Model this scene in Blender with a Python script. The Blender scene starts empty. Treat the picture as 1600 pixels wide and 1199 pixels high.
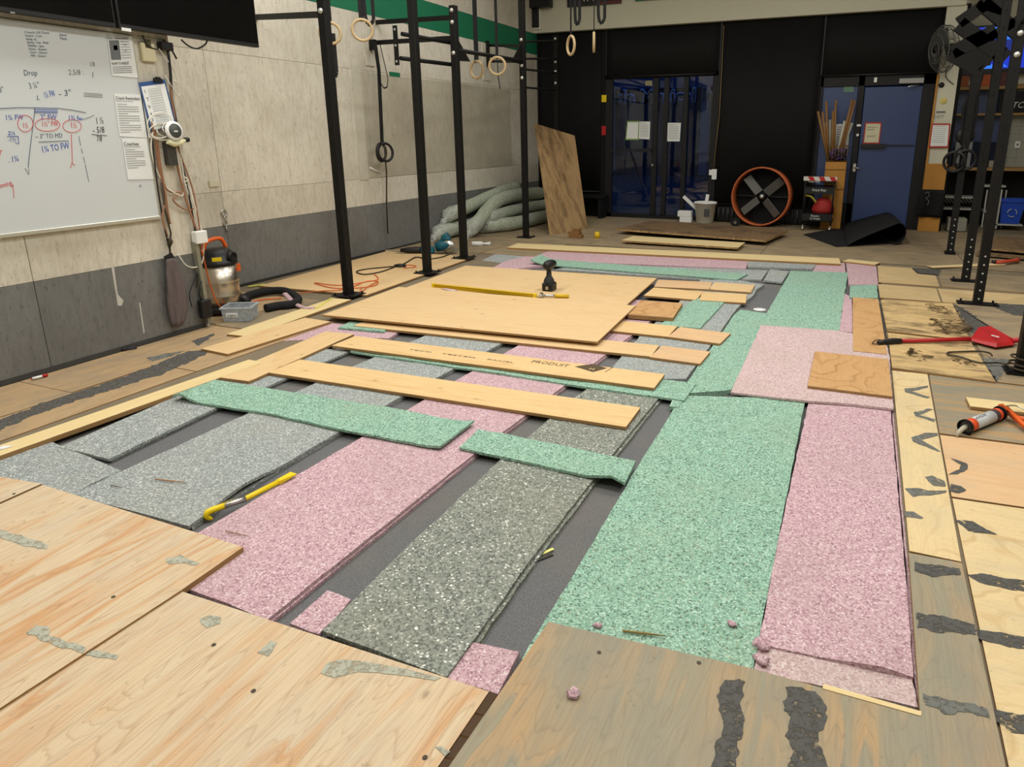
import bpy, bmesh, math, random
from mathutils import Vector, Matrix, noise
rnd = random.Random(7)
PI = math.pi
scene = bpy.context.scene
COL = scene.collection

# ---------------------------------------------------------------- camera
F, CX, CY, YAW, PITCH, ROLL, CAMH = 1070.0, 886.0, 499.1, 0.40056, 0.2632, 0.0038, 1.46
_fw = Vector((-math.sin(YAW)*math.cos(PITCH), math.cos(YAW)*math.cos(PITCH), -math.sin(PITCH)))
_rt = Vector((math.cos(YAW), math.sin(YAW), 0))
_dn = _fw.cross(_rt)
_r2 = _rt*math.cos(ROLL)+_dn*math.sin(ROLL)
_d2 = -_rt*math.sin(ROLL)+_dn*math.cos(ROLL)
EYE = Vector((0, 0, CAMH))
cam = bpy.data.cameras.new('camera')
cam_ob = bpy.data.objects.new('camera', cam); COL.objects.link(cam_ob)
cam.sensor_width = 36; cam.sensor_fit = 'HORIZONTAL'; cam.lens = F/1600*36
cam.shift_x = (800-CX)/1600; cam.shift_y = (CY-599.5)/1600
cam.clip_start = 0.05; cam.clip_end = 200
cam_ob.matrix_world = Matrix(((_r2.x, -_d2.x, -_fw.x, 0), (_r2.y, -_d2.y, -_fw.y, 0), (_r2.z, -_d2.z, -_fw.z, CAMH), (0, 0, 0, 1)))
scene.camera = cam_ob

# ---------------------------------------------------------------- light
scene.view_settings.view_transform = 'Standard'
try: scene.view_settings.look = 'None'
except Exception: pass
scene.view_settings.exposure = 0.0
scene.view_settings.gamma = 1.0
scene.view_settings.use_curve_mapping = False
world = bpy.data.worlds.new('world'); scene.world = world; world.use_nodes = True
bg = world.node_tree.nodes['Background']
bg.inputs[0].default_value = (0.05, 0.115, 0.36, 1); bg.inputs[1].default_value = 0.7   # dusk sky

def area(loc, sx, sy, watts, col=(1, .985, .94)):
    l = bpy.data.lights.new('ceiling_lamp', 'AREA'); l.shape = 'RECTANGLE'; l.size = sx; l.size_y = sy
    l.energy = watts; l.color = col
    o = bpy.data.objects.new('ceiling_lamp', l); COL.objects.link(o); o.location = loc
    return o
for lx in (-3.9, -1.2, 1.6):
    for ly, w in ((-0.6, 38), (2.4, 57), (5.4, 64), (8.4, 32)):
        area((lx, ly, 4.45), 0.5, 1.5, w)

# ---------------------------------------------------------------- pixel on a real plane -> world point
def ray(px, py):
    return _r2*((px-CX)/F)+_d2*((py-CY)/F)+_fw
def G(px, py, z=0.0):
    d = ray(px, py); return EYE+d*((z-CAMH)/d.z)
def SX(px, py, X):
    d = ray(px, py); return EYE+d*(X/d.x)
def SY(px, py, Y):
    d = ray(px, py); return EYE+d*(Y/d.y)
def pix_size(P):                      # metres per pixel at P
    return (Vector(P)-EYE).dot(_fw)/F

# ---------------------------------------------------------------- mesh builder
class MB:
    def __init__(s): s.v = []; s.f = []; s.m = []; s.sm = []
    def add(s, vs, fs, mi=0, smooth=False):
        b = len(s.v); s.v += [Vector(p) for p in vs]
        for f in fs: s.f.append([b+i for i in f]); s.m.append(mi); s.sm.append(smooth)
        return s
    def box(s, x0, x1, y0, y1, z0, z1, mi=0):
        return s.add([(x0,y0,z0),(x1,y0,z0),(x1,y1,z0),(x0,y1,z0),(x0,y0,z1),(x1,y0,z1),(x1,y1,z1),(x0,y1,z1)],
              [(3,2,1,0),(4,5,6,7),(0,1,5,4),(1,2,6,5),(2,3,7,6),(3,0,4,7)], mi)
    def obox(s, c, ux, uy, uz, hx, hy, hz, mi=0):
        c = Vector(c); ux = Vector(ux).normalized(); uy = Vector(uy).normalized(); uz = Vector(uz).normalized(); vs = []
        for k in (-1, 1):
            for (i, j) in ((-1,-1),(1,-1),(1,1),(-1,1)): vs.append(c+ux*hx*i+uy*hy*j+uz*hz*k)
        return s.add(vs, [(3,2,1,0),(4,5,6,7),(0,1,5,4),(1,2,6,5),(2,3,7,6),(3,0,4,7)], mi)
    def bar(s, a, b, w, h, up=(0,0,1), mi=0):      # box beam from a to b
        a = Vector(a); b = Vector(b); d = (b-a); L = d.length; d.normalize(); up = Vector(up)
        sd = d.cross(up)
        if sd.length < 1e-4: sd = d.cross(Vector((1,0,0)))
        sd.normalize(); u2 = sd.cross(d)
        return s.obox((a+b)/2, d, sd, u2, L/2, w/2, h/2, mi)
    def prism(s, poly, z0, z1, mi=0, mside=None):
        n = len(poly); vs = [(p[0], p[1], z0) for p in poly]+[(p[0], p[1], z1) for p in poly]
        ar = sum(poly[i][0]*poly[(i+1)%n][1]-poly[(i+1)%n][0]*poly[i][1] for i in range(n))
        up = list(range(n, 2*n)); dn = list(range(n))[::-1]
        sides = [(i, (i+1)%n, n+(i+1)%n, n+i) for i in range(n)]
        if ar < 0: up = up[::-1]; dn = dn[::-1]; sides = [q[::-1] for q in sides]
        s.add(vs, [up, dn], mi); b = len(s.v)-2*n
        for q in sides: s.f.append([b+i for i in q]); s.m.append(mi if mside is None else mside); s.sm.append(False)
        return s
    def tube(s, pts, r, n=8, mi=0, closed=False, caps=True, smooth=True, flat=None):
        pts = [Vector(p) for p in pts]; N = len(pts); vs = []; prev = None
        for i, p in enumerate(pts):
            if closed: t = pts[(i+1)%N]-pts[i-1]
            else: t = pts[min(i+1, N-1)]-pts[max(i-1, 0)]
            if t.length < 1e-9: t = Vector((0,0,1))
            t.normalize()
            if prev is None:
                a = Vector((0,0,1)) if abs(t.z) < .9 else Vector((1,0,0))
                u = t.cross(a).normalized()
            else:
                u = prev-t*prev.dot(t)
                u = u.normalized() if u.length > 1e-6 else t.orthogonal().normalized()
            prev = u; w = t.cross(u); rr = r[i] if isinstance(r, (list, tuple)) else r
            for k in range(n):
                a = 2*PI*k/n
                q = u*math.cos(a)*rr+w*math.sin(a)*rr*(flat if flat else 1)
                vs.append(p+q)
        fs = []
        M = N if closed else N-1
        for i in range(M):
            for k in range(n):
                a = i*n+k; b = i*n+(k+1)%n; c = ((i+1)%N)*n+(k+1)%n; d = ((i+1)%N)*n+k
                fs.append((a, b, c, d))
        s.add(vs, fs, mi, smooth)
        if caps and not closed:
            b = len(s.v)-N*n
            s.f.append([b+k for k in range(n)][::-1]); s.m.append(mi); s.sm.append(False)
            s.f.append([b+(N-1)*n+k for k in range(n)]); s.m.append(mi); s.sm.append(False)
        return s
    def cyl(s, a, b, r, n=14, mi=0, r2=None):
        return s.tube([a, b], [r, r if r2 is None else r2], n, mi)
    def lathe(s, c, prof, n=24, axis=(0,0,1), mi=0, smooth=True):
        c = Vector(c); ax = Vector(axis).normalized(); u = ax.orthogonal().normalized(); w = ax.cross(u); vs = []
        for (r, h) in prof:
            for k in range(n):
                a = 2*PI*k/n; vs.append(c+ax*h+(u*math.cos(a)+w*math.sin(a))*max(r, 1e-4))
        fs = []
        for i in range(len(prof)-1):
            for k in range(n): fs.append((i*n+k, i*n+(k+1)%n, (i+1)*n+(k+1)%n, (i+1)*n+k))
        return s.add(vs, fs, mi, smooth)
    def torus(s, c, axis, R, r, n=28, m=10, mi=0, a0=0, a1=2*PI):
        c = Vector(c); ax = Vector(axis).normalized(); u = ax.orthogonal().normalized(); w = ax.cross(u)
        full = abs(a1-a0-2*PI) < 1e-6
        pts = [c+(u*math.cos(a0+(a1-a0)*k/n)+w*math.sin(a0+(a1-a0)*k/n))*R for k in range(n if full else n+1)]
        return s.tube(pts, r, m, mi, closed=full)
    def ball(s, c, rx, ry, rz, n=14, m=8, mi=0):
        vs = []; fs = []
        for i in range(m+1):
            t = PI*i/m
            for k in range(n):
                a = 2*PI*k/n; vs.append(Vector(c)+Vector((rx*math.sin(t)*math.cos(a), ry*math.sin(t)*math.sin(a), rz*math.cos(t))))
        for i in range(m):
            for k in range(n): fs.append((i*n+k, (i+1)*n+k, (i+1)*n+(k+1)%n, i*n+(k+1)%n))
        return s.add(vs, fs, mi, True)
    def build(s, name, mats, parent=None, org=None, rz=0.0, bevel=0.0, recalc=True, kind=None):
        if not isinstance(mats, (list, tuple)): mats = [mats]
        if org is None: org = parent_world(parent) if parent else Vector((0, 0, 0))
        org = Vector(org); R = Matrix.Rotation(-rz, 3, 'Z')
        me = bpy.data.meshes.new(name)
        me.from_pydata([R @ (p-org) for p in s.v], [], s.f)
        for m in mats: me.materials.append(m)
        me.polygons.foreach_set('material_index', s.m); me.polygons.foreach_set('use_smooth', s.sm)
        bm = bmesh.new(); bm.from_mesh(me)
        bmesh.ops.remove_doubles(bm, verts=bm.verts, dist=1e-6)
        if recalc: bmesh.ops.recalc_face_normals(bm, faces=bm.faces)
        if bevel > 0:
            es = [e for e in bm.edges if len(e.link_faces) == 2 and e.calc_face_angle(0) > .7]
            bmesh.ops.bevel(bm, geom=es, offset=bevel, segments=1, affect='EDGES', profile=.5)
        bm.to_mesh(me); bm.free(); me.update()
        o = bpy.data.objects.new(name, me); COL.objects.link(o)
        o.rotation_euler = (0, 0, rz)
        if parent: o.parent = parent; o.location = org-parent_world(parent)
        else: o.location = org
        WORLD[o.name] = org
        if kind: o['kind'] = kind
        return o
WORLD = {}
def parent_world(p): return WORLD.get(p.name, Vector((0, 0, 0)))
def tag(o, label, cat, group=None):
    o['label'] = label; o['category'] = cat
    if group: o['group'] = group
    return o
def thing(name, label, cat, loc, group=None):
    o = bpy.data.objects.new(name, None); COL.objects.link(o); o.location = loc; o.empty_display_size = .05
    WORLD[o.name] = Vector(loc)
    return tag(o, label, cat, group)
def structure(o): o['kind'] = 'structure'; return o
def struct_empty(name, loc=(0,0,0)):
    o = bpy.data.objects.new(name, None); COL.objects.link(o); o.location = loc; WORLD[o.name] = Vector(loc); o['kind'] = 'structure'; return o
def copy_thing(root, delta, label, group=None):
    r = root.copy(); COL.objects.link(r); r.location = root.location+Vector(delta); WORLD[r.name] = WORLD[root.name]+Vector(delta)
    r['label'] = label
    if group: r['group'] = group
    for ch in list(root.children):
        c = ch.copy(); COL.objects.link(c); c.parent = r
        for g in list(ch.children):
            d = g.copy(); COL.objects.link(d); d.parent = c
    return r

# ---------------------------------------------------------------- materials
def lin(c): return c/12.92 if c <= .04045 else ((c+.055)/1.055)**2.4
def S(r, g, b): return (lin(r/255), lin(g/255), lin(b/255), 1)
class NT:
    def __init__(s, name):
        s.mat = bpy.data.materials.new(name); s.mat.use_nodes = True; s.t = s.mat.node_tree
        s.b = s.t.nodes['Principled BSDF']
    def n(s, typ, **kw):
        nd = s.t.nodes.new(typ)
        for k, v in kw.items():
            if k.startswith('_'): setattr(nd, k[1:], v)
            else: nd.inputs[k.replace('__', ' ')].default_value = v
        return nd
    def l(s, a, b): s.t.links.new(a, b)
    def co(s, scale=(1,1,1), rot=(0,0,0), rand=True):
        tc = s.n('ShaderNodeTexCoord'); mp = s.n('ShaderNodeMapping')
        mp.inputs['Scale'].default_value = scale; mp.inputs['Rotation'].default_value = rot
        if rand:
            oi = s.n('ShaderNodeObjectInfo'); mu = s.n('ShaderNodeVectorMath', _operation='MULTIPLY_ADD')
            cb = s.n('ShaderNodeCombineXYZ')
            m1 = s.n('ShaderNodeMath', _operation='MULTIPLY'); m1.inputs[1].default_value = 37.0; s.l(oi.outputs['Random'], m1.inputs[0])
            s.l(m1.outputs[0], cb.inputs[0]); s.l(m1.outputs[0], cb.inputs[1]); s.l(m1.outputs[0], cb.inputs[2])
            ad = s.n('ShaderNodeVectorMath', _operation='ADD'); s.l(tc.outputs['Object'], ad.inputs[0]); s.l(cb.outputs[0], ad.inputs[1])
            s.l(ad.outputs[0], mp.inputs['Vector'])
        else: s.l(tc.outputs['Object'], mp.inputs['Vector'])
        return mp.outputs[0]
    def ramp(s, fac, stops, interp='LINEAR'):
        r = s.n('ShaderNodeValToRGB'); r.color_ramp.interpolation = interp; e = r.color_ramp.elements
        while len(e) > 1: e.remove(e[-1])
        e[0].position = stops[0][0]; e[0].color = stops[0][1]
        for p, c in stops[1:]:
            x = e.new(p); x.color = c
        s.l(fac, r.inputs[0]); return r.outputs[0]
    def mix(s, fac, a, b, blend='MIX'):
        m = s.n('ShaderNodeMix', _data_type='RGBA', _blend_type=blend)
        for i, x in ((0, fac), (6, a), (7, b)):
            if hasattr(x, 'links') or isinstance(x, bpy.types.NodeSocket): s.l(x, m.inputs[i])
            else: m.inputs[i].default_value = x
        return m.outputs[2]
    def noise(s, vec, scale, detail=3, rough=.55, dist=0):
        nd = s.n('ShaderNodeTexNoise'); nd.inputs['Scale'].default_value = scale; nd.inputs['Detail'].default_value = detail
        nd.inputs['Roughness'].default_value = rough; nd.inputs['Distortion'].default_value = dist; s.l(vec, nd.inputs['Vector']); return nd.outputs['Fac']
    def math(s, op, a, b=0.0, clamp=False):
        m = s.n('ShaderNodeMath', _operation=op); m.use_clamp = clamp
        for i, x in ((0, a), (1, b)):
            if isinstance(x, bpy.types.NodeSocket): s.l(x, m.inputs[i])
            else: m.inputs[i].default_value = x
        return m.outputs[0]
    def bump(s, h, strength=.3, dist=.002):
        b = s.n('ShaderNodeBump'); b.inputs['Strength'].default_value = strength; b.inputs['Distance'].default_value = dist
        s.l(h, b.inputs['Height']); s.l(b.outputs[0], s.b.inputs['Normal'])
    def out(s, col, rough=.7, metal=0.0, spec=.3):
        if isinstance(col, bpy.types.NodeSocket): s.l(col, s.b.inputs['Base Color'])
        else: s.b.inputs['Base Color'].default_value = col
        if isinstance(rough, bpy.types.NodeSocket): s.l(rough, s.b.inputs['Roughness'])
        else: s.b.inputs['Roughness'].default_value = rough
        s.b.inputs['Metallic'].default_value = metal; s.b.inputs['Specular IOR Level'].default_value = spec
        return s.mat
W0, K0 = (1, 1, 1, 1), (0, 0, 0, 1)
def P(name, col, rough=.55, metal=0, var=.12, scale=14, spec=.4, bump=0):
    t = NT(name); v = t.co(); f = t.noise(v, scale, 4)
    a = tuple(c*(1-var) for c in col[:3])+(1,); b = tuple(min(1, c*(1+var)) for c in col[:3])+(1,)
    c = t.mix(f, a, b)
    if bump: t.bump(t.noise(v, scale*4, 3), bump, .002)
    return t.out(c, rough, metal, spec)
def foam_mat(name, stops, scale=105, dirt=(.4,.36,.3,1), dirtamt=.25):
    t = NT(name); v = t.co((1, 1, 1.0))
    vo = t.n('ShaderNodeTexVoronoi', _feature='F1'); vo.inputs['Scale'].default_value = scale; vo.inputs['Randomness'].default_value = 1
    nd = t.n('ShaderNodeTexNoise'); nd.inputs['Scale'].default_value = 60; t.l(v, nd.inputs['Vector'])
    mx = t.n('ShaderNodeVectorMath', _operation='MULTIPLY_ADD'); mx.inputs[1].default_value = (.012, .012, .012)
    t.l(nd.outputs['Color'], mx.inputs[0]); t.l(v, mx.inputs[2]); t.l(mx.outputs[0], vo.inputs['Vector'])
    sep = t.n('ShaderNodeSeparateColor'); t.l(vo.outputs['Color'], sep.inputs[0])
    c = t.ramp(sep.outputs[0], stops, 'CONSTANT')
    # small darker pits between the chips
    pit = t.ramp(vo.outputs['Distance'], [(.0, W0), (.55, W0), (.95, (.45,.45,.45,1))])
    c = t.mix(.4, c, t.mix(1.0, c, pit, 'MULTIPLY'))
    big = t.ramp(t.noise(v, 2.2, 4), [(.45, K0), (.75, W0)])
    c = t.mix(t.math('MULTIPLY', big, dirtamt), c, dirt)
    t.bump(vo.outputs['Distance'], .35, .003)
    return t.out(c, .95, 0, .1)
def ply_mat(name, light, band, dark, bandamt=.5, streak=.35, dirt=None, dirtamt=0, freq=9, grain=(.35, 2.4), knots=.5, rough=.62, spec=.3, bandw=.5, dirtscale=2.5):
    t = NT(name); v = t.co((grain[0]*2.2, grain[1]*2.0, 1)); v0 = t.co((1,1,1))
    h = t.noise(v, 1.0, 2.5, .45, .35)
    k = t.math('FRACT', t.math('MULTIPLY', h, freq))
    ring = t.ramp(k, [(0, K0), (bandw, (.18,.18,.18,1)), (.86, W0), (1, K0)])
    m1 = t.ramp(t.noise(t.co((.5, 2.2, 1)), 1.6, 2), [(.38, (.12,.12,.12,1)), (.66, W0)])
    c = t.mix(t.math('MULTIPLY', t.math('MULTIPLY', ring, m1), bandamt), light, band)
    # fine growth lines following the figure
    kf = t.math('FRACT', t.math('MULTIPLY', h, freq*5.0)); fine = t.ramp(kf, [(0, K0), (.75, (.1,.1,.1,1)), (.92, W0), (1, K0)])
    c = t.mix(t.math('MULTIPLY', fine, streak*.55), c, dark)
    vs = t.co((5, 120, 4)); st = t.noise(vs, 1.0, 5, .7)
    c = t.mix(t.math('MULTIPLY', t.ramp(st, [(.46, K0), (.74, W0)]), streak*.8), c, dark)
    vk = t.n('ShaderNodeTexVoronoi', _feature='F1'); vk.inputs['Scale'].default_value = 5.0
    t.l(t.co((.8, 1.5, 1)), vk.inputs['Vector'])
    kn = t.ramp(vk.outputs['Distance'], [(0, W0), (.04, (.8,.8,.8,1)), (.075, (.25,.25,.25,1)), (.13, K0)])
    kc = t.n('ShaderNodeSeparateColor'); t.l(vk.outputs['Color'], kc.inputs[0])
    kn = t.math('MULTIPLY', kn, t.math('GREATER_THAN', kc.outputs[0], .35))
    c = t.mix(t.math('MULTIPLY', kn, knots), c, tuple(x*.5 for x in dark[:3])+(1,))
    c = t.mix(t.math('MULTIPLY', t.noise(v0, 1.3, 3), .35), c, t.mix(1.0, c, (.94, .85, .75, 1), 'MULTIPLY'))
    if dirt:
        d = t.ramp(t.noise(t.co((1.2, 3.0, 1)), dirtscale, 8, .68), [(.46, K0), (.64, W0)])
        c = t.mix(t.math('MULTIPLY', d, dirtamt), c, dirt)
        d2 = t.ramp(t.noise(v0, 34, 4, .7), [(.63, K0), (.70, W0)]); c = t.mix(t.math('MULTIPLY', d2, .35), c, tuple(x*.45 for x in dirt[:3])+(1,))
    t.bump(st, .15, .001)
    return t.out(c, rough, 0, spec)
def edge_mat(name, a, b, ply=.0032):
    t = NT(name); tc = t.n('ShaderNodeTexCoord'); sp = t.n('ShaderNodeSeparateXYZ'); t.l(tc.outputs['Object'], sp.inputs[0])
    f = t.math('FRACT', t.math('MULTIPLY', sp.outputs[2], 1/(2*ply)))
    c = t.mix(t.math('GREATER_THAN', f, .5), a, b)
    n = t.noise(t.co((30, 30, 200)), 1, 3); c = t.mix(t.math('MULTIPLY', n, .5), c, tuple(x*.45 for x in b[:3])+(1,))
    return t.out(c, .8, 0, .2)

def sc(c, k): return tuple(x*k for x in c[:3])+(1,)
PINK = foam_mat('pink_foam', [(0, S(159,122,133)), (.12, S(194,162,169)), (.4, S(206,175,182)), (.66, S(186,152,161)), (.84, S(221,201,204)), (.94, S(172,135,146))], 175, S(166,148,143), .3)
PINK_PALE = foam_mat('pale_pink_foam', [(0, S(173,145,147)), (.14, S(200,176,176)), (.4, S(210,185,185)), (.64, S(193,165,166)), (.82, S(219,204,201)), (.93, S(185,157,157))], 175, S(174,160,150), .4)
GREEN = foam_mat('green_foam', [(0, S(90,114,104)), (.10, S(128,166,147)), (.36, S(147,184,164)), (.62, S(163,198,179)), (.8, S(119,155,136)), (.9, S(184,213,197)), (.96, S(149,160,136))], 175, S(150,163,136), .25)
GREY = foam_mat('grey_foam', [(0, S(124,130,130)), (.2, S(152,158,157)), (.5, S(166,171,169)), (.74, S(144,150,149)), (.87, S(206,209,205)), (.95, S(134,140,140))], 175, S(164,158,142), .25)
GREYD = foam_mat('dark_grey_foam', [(0, S(100,104,99)), (.18, S(136,140,131)), (.5, S(150,154,144)), (.74, S(126,131,122)), (.88, S(186,188,178)), (.93, S(112,116,110)), (.975, S(230,230,222))], 150, S(140,138,120), .25)
t = NT('charcoal_felt'); v = t.co(); FELT = None
n1 = t.noise(v, 260, 2); n2 = t.ramp(t.noise(v, 1.6, 5), [(.5, K0), (.75, W0)])
c = t.ramp(n1, [(.3, S(84,85,87)), (.6, S(112,112,113)), (.8, S(146,143,138))]); c = t.mix(t.math('MULTIPLY', n2, .3), c, S(128,118,98))
t.bump(n1, .3, .003); FELT = t.out(c, .95, 0, .1)

PLY = ply_mat('new_plywood', S(220,191,145), S(206,164,109), S(171,129,83), .45, .35, knots=.7)
PLY2 = ply_mat('new_fir_board', S(224,194,143), S(204,160,100), S(171,126,76), .6, .4, freq=9, grain=(.3, 4), knots=.6)
PLYO = ply_mat('orange_plywood', S(201,160,110), S(160,114,68), S(136,94,54), .8, .3, freq=9, grain=(.8, 1.5), knots=.3, bandw=.72)
PLYF = ply_mat('front_plywood', S(211,192,161), S(200,149,99), S(151,114,81), .9, .65, S(192,182,163), .35, freq=7, grain=(.30, 2.6), knots=.6)
PLYW = ply_mat('weathered_plywood', S(150,143,121), S(190,150,100), S(116,106,86), 1.0, .55, S(132,130,117), .6, freq=5, grain=(.55, 3.2), knots=.3, rough=.5, bandw=.35, dirtscale=1.8)
PLYG = ply_mat('olive_weathered_plywood', S(170,158,126), S(160,140,100), S(132,118,92), .5, .35, S(138,132,114), .5, freq=6, grain=(.4, 3.0), knots=.3)
PLYB = ply_mat('worn_brown_plywood', S(180,154,118), S(160,128,90), S(126,102,74), .4, .5, S(136,124,106), .6, freq=6, grain=(.3, 3), knots=.3)
PLYK = ply_mat('dull_back_plywood', S(160,142,112), S(140,118,88), S(104,92,72), .4, .5, S(108,102,90), .7, freq=6, grain=(.3, 3), knots=.2)
PLYL = ply_mat('loop_grain_plywood', S(220,198,152), S(190,156,104), S(170,140,98), .7, .3, S(190,178,146), .4, freq=9, grain=(.9, 1.6), knots=.4, bandw=.75)
PLYR = ply_mat('salmon_plywood', S(216,182,140), S(204,156,110), S(184,138,98), .45, .35, S(186,168,140), .3, freq=6, knots=.3)
PLYS = ply_mat('stained_plywood', S(208,180,128), S(184,148,96), S(96,76,50), .45, .55, S(92,76,58), .85, freq=7, grain=(.5, 2.2), knots=.5, dirtscale=2.6)
PLYT = ply_mat('tan_worn_plywood', S(204,180,134), S(186,152,100), S(150,122,84), .45, .4, S(160,144,112), .45, freq=6, knots=.3)
PINE = ply_mat('pale_pine', S(224,204,154), S(210,184,128), S(186,152,102), .5, .35, freq=7, grain=(.2, 8), knots=.3)
EDGE = edge_mat('plywood_edge', S(198,160,108), S(132,96,60))
EDGED = edge_mat('dark_plywood_edge', S(140,112,78), S(84,64,46))
t = NT('osb'); v = t.co((1,1,1))
vo = t.n('ShaderNodeTexVoronoi'); vo.inputs['Scale'].default_value = 26; mp = t.co((1, 2.4, 1.6)); t.l(mp, vo.inputs['Vector'])
sp = t.n('ShaderNodeSeparateColor'); t.l(vo.outputs['Color'], sp.inputs[0])
c = t.ramp(sp.outputs[0], [(0, S(152,122,82)), (.4, S(178,146,100)), (.75, S(134,106,70)), (1, S(190,160,112))])
d = t.ramp(t.noise(v, 3.2, 6, .65), [(.5, K0), (.68, W0)]); c = t.mix(t.math('MULTIPLY', d, .65), c, S(84,66,48))
t.bump(sp.outputs[0], .2, .002); OSB = t.out(c, .75, 0, .2)
t = NT('dark_old_osb'); v = t.co((1,1,1)); vo = t.n('ShaderNodeTexVoronoi'); vo.inputs['Scale'].default_value = 26; mp = t.co((1, 2.4, 1.6)); t.l(mp, vo.inputs['Vector'])
sp = t.n('ShaderNodeSeparateColor'); t.l(vo.outputs['Color'], sp.inputs[0])
c = t.ramp(sp.outputs[0], [(0, S(112,90,66)), (.5, S(136,110,78)), (1, S(98,78,58))])
d = t.ramp(t.noise(v, 2.2, 6, .65), [(.5, K0), (.65, W0)]); c = t.mix(t.math('MULTIPLY', d, .7), c, S(62,54,48)); OSBD = t.out(c, .8, 0, .2)

LEAN = ply_mat('stained_upright_sheet', S(176,146,104), S(156,124,84), S(120,94,62), .4, .5, S(84,62,42), .8, freq=6, grain=(.4, 2.6), knots=.4, dirtscale=1.6)
SHADEK = 1
def paint_mat(name, a, b, scuff, amt, vert=True, flake=True):
    t = NT(name); v = t.co((9, 9, 2.2) if vert else (3,3,3), rand=True); v0 = t.co((1,1,1))
    f = t.noise(v, 3.2, 5, .7); c = t.ramp(f, [(.3, b), (.55, a)])
    fl = t.ramp(t.noise(t.co((20, 20, 7)), 2.6, 6, .75), [(.56, K0), (.66, W0)]); c = t.mix(t.math('MULTIPLY', fl, amt), c, scuff)
    big = t.ramp(t.noise(v0, .9, 5, .6), [(.45, K0), (.75, W0)]); c = t.mix(t.math('MULTIPLY', big, amt*.7), c, tuple(x*.82 for x in scuff[:3])+(1,))
    sp = t.n('ShaderNodeTexVoronoi'); sp.inputs['Scale'].default_value = 7; t.l(v0, sp.inputs['Vector'])
    k = t.ramp(sp.outputs['Distance'], [(0, W0), (.05, W0), (.07, K0)]); c = t.mix(t.math('MULTIPLY', k, .45), c, tuple(x*.4 for x in scuff[:3])+(1,))
    t.bump(f, .25, .003); return t.out(c, .6, 0, .3)
WALL = paint_mat('painted_strand_board', S(218,213,199), S(198,191,174), S(166,154,132), .7)
WALLG = paint_mat('grey_painted_board', S(122,122,120), S(110,110,108), S(84,82,80), .75)
BEIGE = P('beige_paint', S(200,198,178), .6, var=.03, scale=2)
GREENP = P('green_paint', S(22,112,78), .6, var=.06, scale=3)
BLACKP = P('black_paint', S(18,18,18), .7, var=.2, scale=4, spec=.2)
SHADE = P('black_blackout_fabric', S(22,22,22), .8, var=.15, scale=2.0, spec=.2)
POWDER = P('black_powder_coat', S(21,20,19), .55, var=.15, scale=20, spec=.25)
BLK = P('black_plastic', S(24,24,25), .45, var=.1)
BLKR = P('black_rubber', S(34,34,35), .85, var=.15, scale=8, spec=.2, bump=.2)
STRAP = P('black_webbing', S(22,21,22), .85, var=.2, scale=60)
STEEL = P('steel', S(200,200,196), .3, 1, var=.06)
BOLT = P('zinc_bolt', S(205,205,200), .4, .6, var=.05)
CHROME = P('polished_steel', S(214,206,192), .30, 1, var=.04, scale=3)
HOLE = P('bored_hole', S(8,8,8), .9, var=.1)
HOLEL = P('hole_with_painted_light', S(190,190,186), .9, var=.1)  # opaque pale discs: light coming through the post holes, put into the colour
WHITE = P('white_plastic', S(228,229,226), .45, var=.03)
PAPER = P('white_paper', S(226,229,228), .8, var=.02)
BOARDW = P('whiteboard_enamel', S(206,211,212), .25, var=.025, scale=1.4, spec=.5)
ALU = P('aluminium_trim', S(196,194,182), .4, .5, var=.05)
RINGW = P('birch_ring', S(190,166,126), .5, var=.12, scale=24)
YEL = P('yellow_enamel', S(232,204,20), .4, var=.05)
YELD = P('ochre_level_paint', S(214,176,26), .45, var=.06)
RED = P('red_enamel', S(176,30,34), .35, var=.06)
ORANGE = P('orange_plastic', S(222,96,32), .45, var=.06)
ORUST = P('rusty_orange_paint', S(186,96,54), .55, var=.22, scale=10)
TEAL = P('teal_plastic', S(18,92,110), .45, var=.08)
BLUE = P('blue_plastic', S(24,66,170), .45, var=.05)
DIM = P('grey_blade_paint', S(92,92,88), .5, var=.15, scale=6)
TOWEL = P('mauve_grey_terry', S(104,93,92), .95, var=.12, scale=30, bump=.4)
BRCAB = P('brown_cable', S(150,108,80), .6, var=.1)
WHCAB = P('white_cable', S(222,218,204), .5, var=.05)
CORDO = P('orange_cord', S(214,104,48), .5, var=.08)
CORDB = P('olive_black_cord', S(60,50,34), .6, var=.1)
def adh_mat(name, col, amt=.75, rough=.92, lo=.37, hi=.52, sc=42):
    t = NT(name); v = t.co((1,1,1)); n = t.noise(v, sc, 6, .72); n2 = t.noise(v, 160, 3, .6)
    c = t.mix(n2, tuple(x*.72 for x in col[:3])+(1,), tuple(min(1,x*1.3) for x in col[:3])+(1,))
    a = t.ramp(n, [(lo, (1-amt,1-amt,1-amt,1)), (hi, W0)]); t.l(a, t.b.inputs['Alpha']); t.bump(n2, .4, .002)
    return t.out(c, rough, 0, .2)
ADH = adh_mat('dried_adhesive', S(112,113,108), .9)
ADHL = adh_mat('pale_adhesive', S(172,172,156), .9)
ADHD = adh_mat('black_adhesive', S(88,87,84), .9)
SMUDGE = adh_mat('brown_dirt_smudge', S(104,84,58), 1.0, lo=.44, hi=.66, sc=24)
WOODP = P('amber_wood', S(176,124,52), .6, var=.22, scale=7)
SHELFW = P('shelf_wood', S(150,116,68), .6, var=.12)
DOWEL = P('brown_dowel', S(132,96,54), .6, var=.12)
PVC = P('pvc_pipe', S(196,194,180), .5, var=.05)
BLUEF = P('dusk_lit_window_film', S(52,68,110), .32, var=.10, scale=1.2, spec=.5)  # window film, with the dusk light behind the glass put into its blue
INK = P('black_ink', S(34,34,36), .7, var=.05)
INKG = P('grey_ink', S(110,112,114), .7, var=.05)
INKB = P('blue_ink', S(40,80,170), .6, var=.05)
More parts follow.
